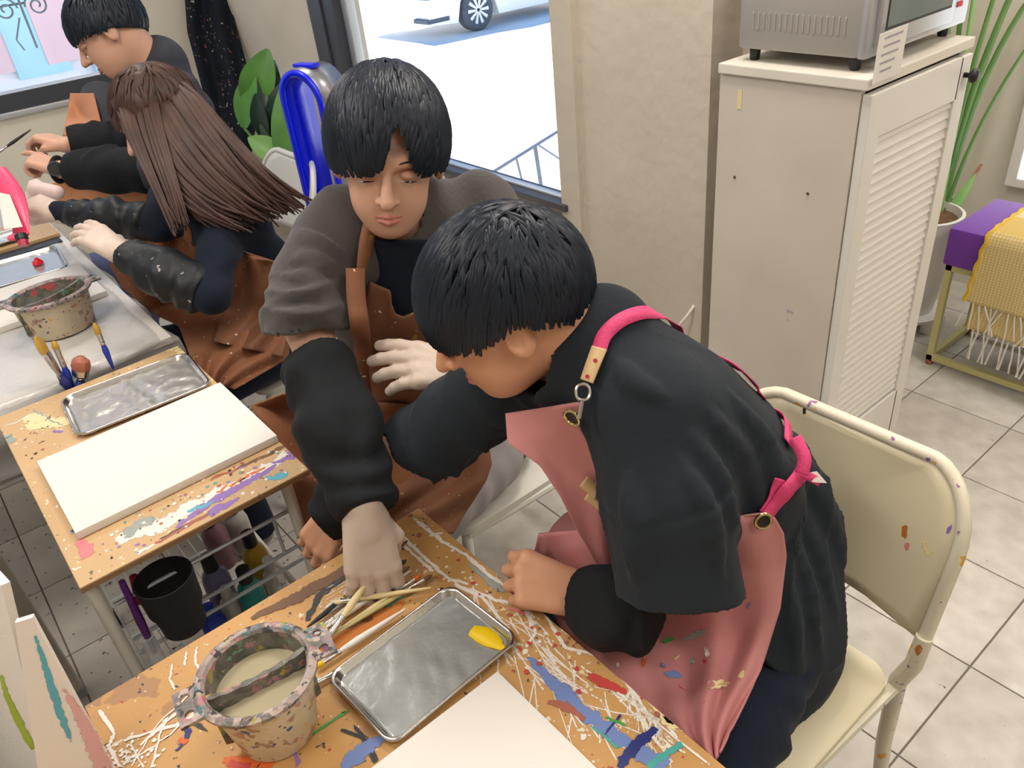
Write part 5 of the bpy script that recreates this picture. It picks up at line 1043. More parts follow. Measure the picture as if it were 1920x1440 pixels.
parts = [(g, .02), (union([cone(L(0, -.028, -.045), c7, .056*kA, .058), cone(c7, chest, .06, .09)], .03), .03), (union([econe(pel, spine, (.15, .10), (.14, .095), wax), econe(spine, chest, (.14, .095), (.16, .095), wax)], .03), .03),
         (union([cone(chest*.4+shL*.6, shL, .036, .034), cone(shL, elL, .034, .034), cone(elL, elL*.35+wrL*.65, .040, .030), cone(elL*.35+wrL*.65, wrL, .030, .026)], .015), .03), (union([cone(chest*.4+shR*.6, shR, .05, .045), cone(shR, elR, .044, .038), cone(elR, wrR, .040, .025)], .015), .03),
         (handsdf(hdL), .012), (handsdf(hdR), .012), (union([cone(hipL, kneeL, .075, .055), cone(kneeL, kneeL+[.03, 0, -.42], .052, .035), cone(hipR, kneeR, .075, .055), cone(kneeR, kneeR+[.03, 0, -.42], .052, .035)], .02), .03)]
bodyA = bodymesh(parts, sk, tA); facebits(L, R, kA, bodyA)
hairdo(L, R, kA, tA, mt['hair'], g, side=.022, back=-.046, vol=.022, fringe=.026, nlock=1500, seed=3, llen=1.25)
# t-shirt: torso, dropped shoulders, wide short sleeves, long hem
udL = nrm(elL-shL); cuffL = PD(1276, 1118, 1.075); cuffR = PD(775, 845, 1.36)
hemc = pel+np.array([.035, -.015, .0])
sleeveL = cut(union([cone(shL+[.02, .03, -.01], shL*.55+cuffL*.45, .088, .080), cone(shL*.55+cuffL*.45, cuffL+nrm(cuffL-shL)*.03, .080, .092)], .03), cuffL, WD(.02, -.97, .05))
sleeveR = cut(union([cone(shR+[.02, -.02, 0], cuffR+nrm(cuffR-shR)*.03, .078, .064)], .02), cuffR, nrm(cuffR-shR))
torA = union([econe(pel+[.01, 0, .0], spine+[.01, 0, 0], (.155, .140), (.170, .130), wax), econe(spine+[.02, 0, 0], chest, (.175, .130), (.185, .112), wax), cone(c7+[.010, -.004, -.002], chest, .076, .10), econe(chest, c7*.4+(shL+shR)*.3, (.17, .10), (.15, .075), wax)], .05)
hemA = econe(pel+[.02, -.01, .05], pel+[.02, -.01, -.06], (.165, .145), (.195, .205), (0, 1, 0))
inL = cone(cuffL+(shL-cuffL)*.25, cuffL+(cuffL-shL)*.4, .060, .079); inR = cone(cuffR+(shR-cuffR)*.3, cuffR+(cuffR-shR)*.5, .042, .051)
neckhole = ell(L(0, -.010, -.072), R, (.070, .066, .066))
backA = union([cone(PD(1455, 860, 1.33), PD(1478, 980, 1.37), .055, .068), cone(PD(1478, 980, 1.37), PD(1492, 1200, 1.40), .068, .080)], .02)
b0s = fsum([torA, hemA, backA, sleeveL, sleeveR], [.05, .05, .045, .045])
def foldlines(g, lines, r0=.011, d0=.6, guess=1.2):
    out = []
    for ln in lines:
        pts = []
        for t in np.linspace(0, 1, 7):
            k_ = t*(len(ln)-1); i_ = min(int(k_), len(ln)-2); u = ln[i_][0]+(ln[i_+1][0]-ln[i_][0])*(k_-i_); v = ln[i_][1]+(ln[i_+1][1]-ln[i_][1])*(k_-i_)
            tt, D = march(g, [(u, v)], d0=d0, off=-.004); pts.append(PD(u, v, guess if np.isnan(tt[0]) else tt[0]))
        out += [cone(pts[i], pts[i+1], r0*math.sin(PI*(i/6*.8+.1)), r0*math.sin(PI*((i+1)/6*.8+.1))) for i in range(6)]
    return out
FA = foldlines(b0s, [[(1325, 770), (1385, 850), (1430, 960)], [(1368, 742), (1430, 830), (1468, 930)], [(1300, 820), (1352, 900), (1385, 1010)], [(1480, 930), (1530, 1040), (1562, 1150)], [(1478, 1000), (1515, 1110), (1535, 1240)], [(1480, 1090), (1490, 1180), (1490, 1270)], [(1500, 880), (1550, 970), (1572, 1050)], [(1180, 900), (1200, 980), (1195, 1080)], [(1280, 870), (1330, 960), (1350, 1080)], [(1160, 680), (1190, 720), (1240, 745)], [(1440, 860), (1470, 900), (1490, 920)]], .013)
b0 = fsum([b0s]+FA, [.016]*len(FA))
def teeA(p):
    d = b0(p)
    # soft gravity folds hanging from the shoulder to the hip
    a = p@wax; h_ = p[:, 2]; ph = a*46+h_*16+1.8*np.sin(h_*8+a*6+p[:, 0]*5); nearc = np.clip(((cuffL-p)@udL-.03)*9, .15, 1); mx_ = np.clip((np.linalg.norm(p-(shL*.3+cuffL*.7), axis=1)-.15)/.12, 0, 1); nearc = nearc*(1-mx_)+mx_*.8; w_ = nearc*.020*(1-np.abs(np.sin(ph*.8)))**1.7*np.clip((1.12-h_)*3.2, .12, 1)*np.clip((h_-.45)*6, .3, 1); d = d-w_+.004
    ph2 = (p@WD(.55, .35, .75))*44+2.2*np.sin(p[:, 2]*12); d = d-nearc*.012*(1-np.abs(np.sin(ph2)))**2*np.clip(1-np.abs(p[:, 2]-.80)/.22, 0, 1)
    sm_ = np.abs((p-shL)@udL-.085); d = np.where(np.linalg.norm(p-shL, axis=1) < .2, d+.0025*np.exp(-(sm_/.004)**2), d)
    d = np.maximum(d, -inL(p)); d = np.maximum(d, -inR(p)); d = np.maximum(d, -neckhole(p)); return np.maximum(d, (pel[2]-.084)-p[:, 2]+.10*(p[:, 0]-pel[0])+.012*np.sin(p[:, 0]*34)+.006*np.sin(p[:, 1]*60))
teeA.bb = b0.bb; shirtA = sdfobj('t_shirt', teeA, mt['tee'], tA, .0052)
col_pts = [L(.070*math.cos(a), -.030+.066*math.sin(a), -.112-.012*math.sin(a)) for a in np.linspace(0, 2*PI, 29)[:-1]]
# trousers
trA = union([econe(pel+[0, 0, -.01], pel+[-.05, 0, -.01], (.175, .11), (.165, .10), (0, 1, 0)), cone(hipL+[0, -.01, 0], kneeL, .085, .075), cone(hipR, kneeR, .090, .075), cone(kneeL, kneeL+[.03, 0, -.44], .075, .058), cone(kneeR, kneeR+[.03, 0, -.44], .075, .058)], .03)
trA = wob(wob(trA, .004, 55, (1, .3, .3), 2), .003, 80, (.2, 1, .4), 2, 2); sdfobj('trousers', trA, mt['trouser'], tA, .007)
for kn, yy in ((kneeL, 0), (kneeR, 0)):
    sh = kn+np.array([.03, 0, -.48]); V, F = nets(union([ell(sh+[-.07, 0, -.035], np.eye(3), (.12, .045, .045)), cone(sh, sh+[0, 0, .03], .045, .042)], .02), .007); V[:, 2] = np.maximum(V[:, 2], .002); fastobj('shoe', V, F, mt['canvas_side'], tA)
# arm covers
cvA = cover_sdf(PD(1228, 1160, 1.125), PD(1083, 1116, 1.20), .050, .044, .014, 1.0)
sdfobj('arm_cover', cvA, mt['cover'], tA, .0045)
cvA2 = cover_sdf(PD(688, 905, 1.44), PD(600, 975, 1.43), .046, .040, .010, 2.0); sdfobj('arm_cover', cvA2, mt['cover'], tA, .0055)
# pink apron: bib hanging from the neck strap, skirt over the lap
lapA = union([torA, hemA, cone(hipL+[0, -.02, .02], kneeL+[0, -.02, .02], .115, .095), cone(hipR+[0, 0, .02], kneeR+[0, .02, .02], .11, .095), cone((hipL+hipR)/2, (kneeL+kneeR)/2, .115, .09), cone(PD(1010, 790, 1.25), PD(1120, 1000, 1.31), .05, .07)], .05)
lapA2 = withbb(lambda p: np.minimum(lapA(p), 9), lapA)
drape('apron_skirt', [(1010, 1000), (1000, 1040), (1020, 1120), (1080, 1230), (1200, 1330), (1330, 1445)], [(1395, 968), (1430, 962), (1455, 972), (1469, 998), (1474, 1040), (1462, 1140), (1425, 1260), (1352, 1408)], lapA2, mt['pink'], tA, 70, 70, off=.010, smooth=8, wave=.022, wfreq=3.4, maxd=1.62)
drape('apron_bib', [(948, 775), (952, 830), (1012, 872), (1050, 930), (1085, 1000), (1130, 1075)], [(1098, 752), (1112, 820), (1135, 880), (1160, 960), (1175, 1040), (1200, 1100)], fsum([torA, cone(PD(1020, 800, 1.21), PD(1100, 1000, 1.29), .075, .075)], [.05]), mt['pink'], tA, 40, 50, off=.006, smooth=10, wave=.010, wfreq=1.6, maxd=1.45)
drape('apron_side', [(1080, 952), (1058, 964), (1040, 982), (1024, 1004), (1012, 1030), (1010, 1060)], [(1160, 990), (1165, 1020), (1165, 1060), (1160, 1100)], cone(PD(1130, 1040, 1.42), PD(1040, 1040, 1.50), .10, .08), mt['pink'], tA, 24, 20, off=.004, smooth=6, wave=.01, wfreq=2, maxd=1.6)
def ribbon(name, pts, w, m_, parent, nrm_to=None, th=.0018):
    pts = [np.array(p, float) for p in pts]; 
    # catmull-rom refine
    Q = []; 
    for i in range(len(pts)-1):
        p0_, p1_, p2_, p3_ = pts[max(i-1, 0)], pts[i], pts[i+1], pts[min(i+2, len(pts)-1)]
        for t in np.linspace(0, 1, 8)[:-1]: Q.append(.5*((2*p1_)+(-p0_+p2_)*t+(2*p0_-5*p1_+4*p2_-p3_)*t*t+(-p0_+3*p1_-3*p2_+p3_)*t**3))
    Q.append(pts[-1]); G = []
    for i, q in enumerate(Q):
        t = nrm(Q[min(i+1, len(Q)-1)]-Q[max(i-1, 0)]); n_ = nrm_to(q) if nrm_to else (CAM-q); n_ = nrm(n_-t*(n_@t)); s_ = np.cross(t, n_); G.append([q-s_*w/2, q, q+s_*w/2])
    return sheet(name, np.array(G), m_, parent, th)
def gradf(g):
    def f(q):
        e = .006; P6 = np.array([q+[e, 0, 0], q-[e, 0, 0], q+[0, e, 0], q-[0, e, 0], q+[0, 0, e], q-[0, 0, e]]); v = g(P6); return np.array([v[0]-v[1], v[2]-v[3], v[4]-v[5]])+1e-9
    return f
def onto(g, uvs, off=.004, guess=1.2, d0=.6):
    out = []
    for uv in uvs:
        t, D = march(g, [uv], d0=d0, off=off); out.append(PD(uv[0], uv[1], guess if np.isnan(t[0]) else t[0]))
    return out
def wrap_pts(a, b, n, push, g=None, off=.005):
    g = g or b0; out = []
    for t in np.linspace(0, 1, n+2)[1:-1]:
        p = np.array(a)*(1-t)+np.array(b)*t+push*math.sin(PI*t)
        for _ in range(12): p = p-(g(p[None])[0]-off)*nrm(gradf(g)(p))*.8
        out.append(p)
    return out
nk = onto(teeA, [(1122, 662), (1134, 628), (1165, 600), (1205, 586), (1236, 590), (1258, 602)], .004, 1.1); bs_ = onto(teeA, [(1384, 690), (1402, 706), (1418, 724), (1428, 740)], .003, 1.25)
ribbon('neck_strap', nk+wrap_pts(nk[-1], bs_[0], 5, FWD*.11)+bs_, .020, mt['strap'], tA, gradf(b0))
ls = onto(teeA, [(1124, 652), (1113, 680), (1100, 715)], .009, 1.1)
lt_ = ribbon('leather_tab', ls, .021, mt['leather'], tA, gradf(b0), .003)
for q in onto(teeA, [(1116, 676), (1101, 706)], .0125, 1.1): MB().tube([q, q+nrm(CAM-q)*.0015], .0028, 10).build('rivet', mt['b_red'], lt_)
bk = PD(1093, 735, ((ls[-1]-CAM)@FWD)-.004); MB().tube([bk+RIGHT*x*.009+UP*y*.010 for x, y in rrect(0, 0, 2, 2, .8, 3)], .0022, 8, closed=True).build('buckle_ring', mt['steel'], tA); MB().tube([bk-UP*.012, bk-UP*.034-RIGHT*.004], .0035, 8).build('hook', mt['steel'], tA)
def eyelet(uv, g, r, parent, off=.010, guess=1.2, nr=None):
    q = onto(g, [uv], off, guess)[0]; n_ = nrm(gradf(g)(q)) if nr is None else nr; a = nrm(np.cross(n_, [0, 0, 1])); b_ = np.cross(n_, a)
    MB().tube([q+n_*.002+(a*math.cos(t)+b_*math.sin(t))*r for t in np.linspace(0, 2*PI, 21)[:-1]], r*.22, 8, closed=True).build('eyelet', mt['brass'], parent); MB().tube([q, q+n_*.0012], r*.92, 16).build('eyelet_hole', mt['black'], parent)
bibsdf = fsum([torA, cone(PD(1020, 800, 1.21), PD(1100, 1000, 1.29), .075, .075)], [.05])
eyelet((1074, 782), bibsdf, .0115, tA, .019)
eyelet((1430, 976), lapA2, .011, tA, .020)
tabs = onto(bibsdf, [(1094, 902), (1122, 926)], .020, 1.25); ribbon('leather_patch', tabs, .018, mt['leather'], tA, None, .003)
tabs = onto(bibsdf, [(1102, 926), (1132, 950)], .021, 1.25); ribbon('leather_patch', tabs, .018, mt['leather'], tA, None, .003)
ribbon('waist_strap', onto(teeA, [(1435, 972), (1455, 945), (1480, 915), (1503, 888)], .006, 1.35), .024, mt['strap'], tA, gradf(b0))
ribbon('waist_strap', onto(teeA, [(1430, 962), (1446, 935), (1462, 898)], .004, 1.35), .014, mt['strap'], tA, gradf(b0))
wq = PD(1503, 888, ((onto(teeA, [(1490, 890)], .006, 1.38)[0]-CAM)@FWD))
ribbon('waist_strap', [wq, PD(1508, 858, ((wq-CAM)@FWD)), PD(1490, 820, ((wq-CAM)@FWD)+.01)], .018, mt['strap'], tA)
ribbon('waist_strap', [wq, PD(1520, 895, ((wq-CAM)@FWD)-.0), PD(1538, 905, ((wq-CAM)@FWD)+.004)], .012, mt['strap'], tA)
dq = (wq-CAM)@FWD; MB().prism([PD(1518, 886, dq), PD(1532, 884, dq), PD(1551, 906, dq+.002), PD(1524, 904, dq), PD(1516, 896, dq)], FWD*.002).build('strap_tag', mt['paper'], tA, smooth=False)
ws_ = onto(teeA, [(1478, 830)], .004, 1.3)[0]; ribbon('back_strap', [bs_[-1]]+wrap_pts(bs_[-1], ws_, 4, FWD*.10)+[ws_], .018, mt['strap'], tA, gradf(b0))
# paint marks on the apron skirt
def dab(uv, rx, ry, ang, col, g, parent, off, guess):
    V = []; n = 12; 
    for k_ in range(n):
        a = 2*PI*k_/n; x = rx*math.cos(a)*random.uniform(.7, 1.2); y = ry*math.sin(a)*random.uniform(.7, 1.2); V.append((uv[0]+x*math.cos(ang)-y*math.sin(ang), uv[1]+x*math.sin(ang)+y*math.cos(ang)))
    Q = onto(g, [uv]+V, off, guess); o = MB().add(Q, [(0, 1+k_, 1+(k_+1) % n) for k_ in range(n)]).build('dried_paint', mt[col], parent); sm = o.modifiers.new('t', 'SOLIDIFY'); sm.thickness = .002
sk_o = [o for o in tA.children if o.name.startswith('apron_skirt')][0]
# surface to drop the marks on: nearest points of the skirt sheet itself
def mesh_pick(o, uv, lift=.002):
    V = np.array([v.co[:] for v in o.data.vertices])+worldloc(o); d = V-CAM; z = d@FWD; U = 960+FPX*(d@RIGHT)/z; Y = 720-FPX*(d@UP)/z; i = np.argsort((U-uv[0])**2+(Y-uv[1])**2)[:4]; return PD(uv[0], uv[1], z[i].mean()-lift)
def dab2(uv, rx, ry, ang, col, o, parent, lift=.0035):
    n = 12; Q = [mesh_pick(o, uv, lift)]
    for k_ in range(n):
        a = 2*PI*k_/n; x = rx*math.cos(a)*random.uniform(.6, 1.25); y = ry*math.sin(a)*random.uniform(.6, 1.25); Q.append(mesh_pick(o, (uv[0]+x*math.cos(ang)-y*math.sin(ang), uv[1]+x*math.sin(ang)+y*math.cos(ang)), lift))
    q_ = MB().add(Q, [(0, 1+k_, 1+(k_+1) % n) for k_ in range(n)]).build('dried_paint', mt['d'+col[1:]], parent); at = q_.data.attributes.new('core', 'FLOAT', 'POINT'); at.data.foreach_set('value', [1.0]+[.35]*n)
for uv, rx, ry, an, col in (((1262, 1264), 16, 7, .2, 'p_blue'), ((1243, 1247), 7, 4, .6, 'p_blue'), ((1208, 1240), 4, 13, .1, 'p_orange'), ((1252, 1200), 14, 5, -.4, 'p_green'), ((1305, 1190), 26, 7, -.4, 'p_grey'), ((1325, 1222), 5, 11, -.2, W_), ((1321, 1240), 3, 6, -.4, 'p_red'), ((1342, 1284), 24, 9, -.15, 'p_cream'), ((1390, 1264), 12, 6, -.9, 'p_cream'), ((1270, 1232), 9, 2.5, -.6, 'p_cream'), ((1196, 1208), 3, 8, -.5, 'p_orange'), ((1280, 1288), 10, 2, .5, 'p_pink'), ((1318, 1316), 4, 3, 0, 'p_pink'), ((1158, 1246), 5, 4, 0, W_), ((1403, 1137), 3, 6, .3, 'p_blue'), ((1298, 1240), 5, 9, .4, 'p_grey')): dab2(uv, rx, ry, an, col, sk_o, tA)

# ---------------------------------------------------------------- B: man in charcoal fleece and brown apron
tB = root('person', 'person in charcoal fleece and brown apron reaching a gloved hand to the brushes', 'person', (.84, 1.36, 0))
skl = mt['skinl']; pelB = np.array([.82, 1.34, .55]); c7B = PD(755, 425, 1.50); sRB = PD(612, 430, 1.47); sLB = PD(905, 395, 1.55); eRB = PD(578, 610, 1.39); wRB = PD(684, 965, 1.25); eLB = PD(975, 650, 1.44); wLB = PD(882, 702, 1.36)
hB = PD(728, 292, 1.38); kB = 1.13; hfB = WD(.10, -.60, -.80); huB = WD(.05, .80, -.60); g, L, R = headprims(hB, hfB, huB, kB); wxB = nrm(sLB-sRB)
hR = handprims(wRB, WD(.10, -.93, .20), WD(.25, .30, -.92), -1, 1.05, (.26, .16, .18, .28), .09, .6, .5)
hL = handprims(wLB, WD(-.97, .16, -.08), WD(.1, .45, -.80), 1, 1.05, (.20, .26, .30, .36), .10, .3, .6)
chB_ = pelB*.25+c7B*.75+np.array([.0, .0, -.02]); spB = pelB*.6+c7B*.4; kRB = np.array([.50, 1.13, .56]); kLB = np.array([.62, 1.50, .57]); hRB = pelB+[-.02, -.10, 0]; hLB = pelB+[0, .10, 0]
parts = [(g, .02), (union([cone(L(0, -.030, -.050), c7B, .056*kB, .06), cone(c7B, chB_, .06, .09)], .03), .03), (union([econe(pelB, spB, (.15, .10), (.14, .095), wxB), econe(spB, chB_, (.14, .095), (.17, .10), wxB)], .03), .03),
         (union([cone(chB_*.4+sRB*.6, sRB, .05, .048), cone(sRB, eRB, .046, .040), cone(eRB, wRB, .041, .026)], .015), .03), (union([cone(chB_*.4+sLB*.6, sLB, .05, .048), cone(sLB, eLB, .046, .038), cone(eLB, wLB, .038, .026)], .015), .03), (handsdf(hR), .012), (handsdf(hL), .012),
         (union([cone(hRB, kRB, .075, .055), cone(kRB, kRB+[.03, 0, -.42], .052, .035), cone(hLB, kLB, .075, .055), cone(kLB, kLB+[.03, 0, -.42], .052, .035)], .02), .03)]
bodyB = bodymesh(parts, skl, tB); facebits(L, R, kB, bodyB)
hairdo(L, R, kB, tB, mt['hair'], g, side=-.005, back=-.06, vol=.022, fringe=.020, gap=-.018, nlock=1300, seed=5, llen=1.3)
cR = PD(578, 618, 1.385)
slR = union([cone(sRB+nrm(sLB-sRB)*.03, sRB*.5+eRB*.5, .072, .072), cone(sRB*.5+eRB*.5, eRB, .072, .076), cone(eRB, cR, .076, .064)], .03); slR = cut(slR, cR, WD(.12, -.95, .2))
slL = union([cone(sLB, eLB, .075, .066), cone(eLB, eLB*.6+wLB*.4, .066, .055)], .02); inRB = cone(cR+(sRB-cR)*.15, cR+(cR-sRB)*.3, .050, .060)
torB = union([econe(pelB, spB, (.175, .13), (.175, .13), wxB), econe(spB, chB_, (.175, .13), (.195, .115), wxB), cone(c7B, chB_, .075, .10), econe(chB_, c7B*.3+(sRB+sLB)*.35, (.17, .10), (.16, .08), wxB)], .05)
b0Bs = fsum([torB, slR, slL], [.045, .045])
FB = foldlines(b0Bs, [[(535, 520), (590, 530), (640, 575)], [(528, 560), (590, 555), (650, 600)], [(550, 490), (600, 490), (640, 520)], [(525, 600), (575, 585), (635, 610)], [(560, 440), (600, 455), (640, 480)]], .012, guess=1.45)
b0B = fsum([b0Bs]+FB, [.014]*len(FB)); axR = nrm(cR-sRB)
nkB = ell(L(0, -.01, -.105), R, (.068, .068, .060))
def flB(p):
    d = b0B(p); s_ = (p-sRB)@axR; near = np.clip(1-np.abs((p-eRB)@axR)/.11, 0, 1)
    near = near*np.clip(1.3-np.linalg.norm(p-eRB, axis=1)/.16, 0, 1); pf = s_*62+2.4*np.sin(p@wxB*19+.7)+1.2*np.sin(p[:, 2]*30); d = d-.013*near*(1-np.abs(np.sin(pf)))**1.5+.004*near-.003*np.sin(p@wxB*70+p[:, 2]*28); d = np.maximum(d, -inRB(p)); return np.maximum(d, -nkB(p))
flB.bb = b0B.bb; sdfobj('fleece_top', flB, mt['fleece'], tB, .0055)
cvB = cover_sdf(PD(592, 668, 1.365), PD(688, 958, 1.250), .060, .050, .014, .5); sdfobj('arm_cover', cvB, mt['cover'], tB, .005)
cvB2 = cover_sdf(PD(985, 655, 1.44), PD(900, 698, 1.37), .052, .044, .01, .7); sdfobj('arm_cover', cvB2, mt['cover'], tB, .006)
def glove(hp, w, d, parent, m_='glove', grow=.0022, r=.030, h=.0028):
    gg = handsdf(hp, grow); w = np.array(w); d = nrm(d); cuff = union([cone(w+d*.02, w-d*.012, r*.92, r*.98), cone(w-d*.012, w-d*.020, r*.98, r*1.04)], .004); f0 = fsum([gg, cuff], [.012]); f1 = f0
    V, F = nets(f1, h); o = fastobj('glove', V, F, mt[m_], parent); return o
glove(hR, wRB, WD(.10, -.93, .28), tB); glove(hL, wLB, WD(-.95, .22, -.12), tB)
trB = union([econe(pelB, pelB+[-.05, 0, 0], (.17, .11), (.16, .10), (0, 1, 0)), cone(hRB, kRB, .09, .075), cone(hLB, kLB, .09, .075), cone(kRB, kRB+[.05, .0, -.44], .075, .06), cone(kLB, kLB+[.03, 0, -.44], .075, .06)], .03); sdfobj('trousers', wob(trB, .004, 55, (1, .3, .3), 2), mat('grey_trousers', (.40, .38, .40), .8, bump=.3, bscale=25), tB, .008)
for kn in (kRB, kLB):
    sh = kn+np.array([.04, 0, -.49]); V, F = nets(union([ell(sh+[-.07, 0, -.035], np.eye(3), (.12, .045, .045)), cone(sh, sh+[0, 0, .03], .045, .042)], .02), .008); V[:, 2] = np.maximum(V[:, 2], .002); fastobj('shoe', V, F, mt['pot'], tB)
lapB = union([torB, cone(hRB+[0, 0, .02], kRB+[0, 0, .02], .11, .10), cone(hLB+[0, 0, .02], kLB+[0, 0, .02], .11, .10), cone((hRB+hLB)/2, (kRB+kLB)/2, .11, .10), cone(kRB, kRB+[0, .0, -.30], .10, .09), cone((kRB+kLB)/2, (kRB+kLB)/2+[0, 0, -.3], .10, .09)], .05)
drape('undershirt', [(700, 450), (698, 500), (704, 560), (720, 610)], [(850, 450), (852, 500), (846, 560), (840, 610)], torB, mt['navy'], tB, 16, 16, off=.006, smooth=3, maxd=1.8)
drape('apron_bib', [(694, 528), (722, 540), (733, 545), (734, 570), (742, 588), (756, 593), (774, 586), (800, 566), (835, 535), (870, 505)], [(655, 690), (680, 735), (700, 780), (740, 790), (780, 800), (820, 805), (860, 805), (890, 800), (900, 790), (905, 780)], torB, mt['brownd'], tB, 34, 44, off=.016, smooth=4, wave=.006, wfreq=1.5, maxd=1.9)
drape('apron_skirt', [(530, 738), (470, 760), (500, 815), (540, 880), (545, 960), (560, 1010)], [(905, 770), (915, 830), (922, 870), (912, 900), (880, 950), (850, 1000)], lapB, mt['brown'], tB, 60, 60, off=.012, smooth=5, wave=.034, wfreq=3.2, maxd=2.0)
ribbon('bib_strap', onto(flB, [(676, 520), (682, 480), (690, 440), (700, 400)], .010, 1.45), .026, mt['brownd'], tB, gradf(b0B)); ribbon('bib_strap', onto(flB, [(666, 503), (668, 560), (676, 620), (684, 680), (690, 740)], .022, 1.45), .032, mt['brown'], tB, None)


# ---------------------------------------------------------------- C: long-haired woman
tC = root('person', 'long brown-haired person in black top with both hands gloved, at the white table', 'person', (.78, 2.3, 0))
pelC = np.array([.78, 2.20, .56]); c7C = PD(372, 335, 2.16); sLC = PD(418, 408, 2.13); sRC = PD(318, 372, 2.30); eLC = PD(396, 552, 2.03); wLC = PD(226, 474, 2.05); eRC = PD(300, 420, 2.22); wRC = PD(110, 398, 2.28)
hC = PD(298, 222, 2.13); kC = 1.04; g, L, R = headprims(hC, WD(-.82, -.50, .10), WD(-.35, .78, -.30), kC); wxC = nrm(sLC-sRC)
hLC = handprims(wLC, WD(-.80, .50, .10), WD(.45, .45, -.75), 1, .98, (.22, .25, .28, .34), .08, .5, .5); hRC = handprims(wRC, WD(-.93, .28, .1), WD(.2, .60, -.7), -1, .98, (.5, .6, .7, .7), .04, .8, .4)
chC = pelC*.25+c7C*.75; spC = pelC*.6+c7C*.4; kLC = np.array([.40, 2.02, .56]); kRC = np.array([.42, 2.36, .57]); hLc = pelC+[0, -.09, 0]; hRc = pelC+[0, .09, 0]
parts = [(g, .02), (union([cone(L(0, -.03, -.05), c7C, .048, .05), cone(c7C, chC, .055, .08)], .03), .03), (union([econe(pelC, spC, (.14, .10), (.12, .085), wxC), econe(spC, chC, (.12, .085), (.14, .09), wxC)], .03), .03),
         (union([cone(chC*.4+sLC*.6, sLC, .028, .026), cone(sLC, eLC, .028, .030), cone(eLC, wLC, .034, .024)], .015), .03), (union([cone(chC*.4+sRC*.6, sRC, .035, .034), cone(sRC, eRC, .034, .032), cone(eRC, wRC, .034, .024)], .015), .03), (handsdf(hLC), .012), (handsdf(hRC), .012),
         (union([cone(hLc, kLC, .07, .05), cone(kLC, kLC+[.03, 0, -.42], .048, .03), cone(hRc, kRC, .07, .05), cone(kRC, kRC+[.03, 0, -.42], .048, .03)], .02), .03)]
bodyC = bodymesh(parts, skl, tC, .0055); facebits(L, R, kC, bodyC)
topC = fsum([union([econe(pelC+[0, 0, .0], spC, (.155, .115), (.145, .10), wxC), econe(spC, chC, (.145, .10), (.165, .10), wxC), cone(c7C, chC, .062, .09)], .05), union([cone(sLC+nrm(sRC-sLC)*.03, sLC*.5+eLC*.5, .060, .050), cone(sLC*.5+eLC*.5, eLC, .050, .046), cone(eLC, wLC*.9+eLC*.1, .050, .034)], .02), union([cone(sRC, eRC, .058, .048), cone(eRC, wRC, .046, .032)], .02)], [.07, .05])
sdfobj('black_top', wob(topC, .003, 60, (.3, .4, 1), 2), mt['navy'], tC, .0065)
sdfobj('arm_cover', cover_sdf(eLC+(wLC-eLC)*.06, wLC-(wLC-eLC)*.03, .062, .042, .012, 3.0), mt['cover_s'], tC, .0055); sdfobj('arm_cover', cover_sdf(eRC+(wRC-eRC)*.05, wRC-(wRC-eRC)*.12, .052, .038, .010, 4.0), mt['cover_s'], tC, .0055)
glove(hLC, wLC, WD(-.80, .50, .10), tC, h=.0034); glove(hRC, wRC, WD(-.93, .28, .1), tC, h=.0034)
sdfobj('trousers', union([econe(pelC, pelC+[-.05, 0, 0], (.15, .11), (.14, .10), (0, 1, 0)), cone(hLc, kLC, .082, .065), cone(hRc, kRC, .082, .065), cone(kLC, kLC+[.05, 0, -.5], .065, .05), cone(kRC, kRC+[.03, 0, -.5], .065, .05)], .03), mt['trouser'], tC, .009)
torC = union([econe(pelC+[0, 0, .0], spC, (.155, .115), (.145, .10), wxC), econe(spC, chC, (.145, .10), (.15, .09), wxC)], .05)
lapC = union([torC, econe(pelC, pelC+[0, 0, -.05], (.19, .17), (.22, .20), (0, 1, 0)), cone(hLc, kLC, .11, .09), cone(hRc, kRC, .11, .09), cone((hLc+hRc)/2, (kLC+kRC)/2, .11, .09), cone(kLC+[.05, 0, 0], kLC+[.1, 0, -.3], .10, .10), cone(pelC+[-.05, -.08, 0], pelC+[-.05, -.06, -.30], .14, .15)], .05)
drape('apron_skirt', [(300, 405), (262, 440), (205, 495), (230, 540), (290, 590), (335, 610), (360, 680), (372, 712)], [(400, 400), (425, 455), (470, 475), (548, 500), (548, 540), (545, 600), (545, 640), (540, 672), (440, 730)], lapC, mt['brown'], tC, 60, 64, off=.012, smooth=4, wave=.030, wfreq=3.2, maxd=2.9)
drape('apron_fold', [(470, 478), (440, 462), (436, 500), (420, 580), (400, 640)], [(552, 502), (550, 520), (540, 580), (535, 640), (530, 670)], lapC, mt['brownd'], tC, 30, 40, off=.026, smooth=5, wave=.03, wfreq=2.5, maxd=2.9)
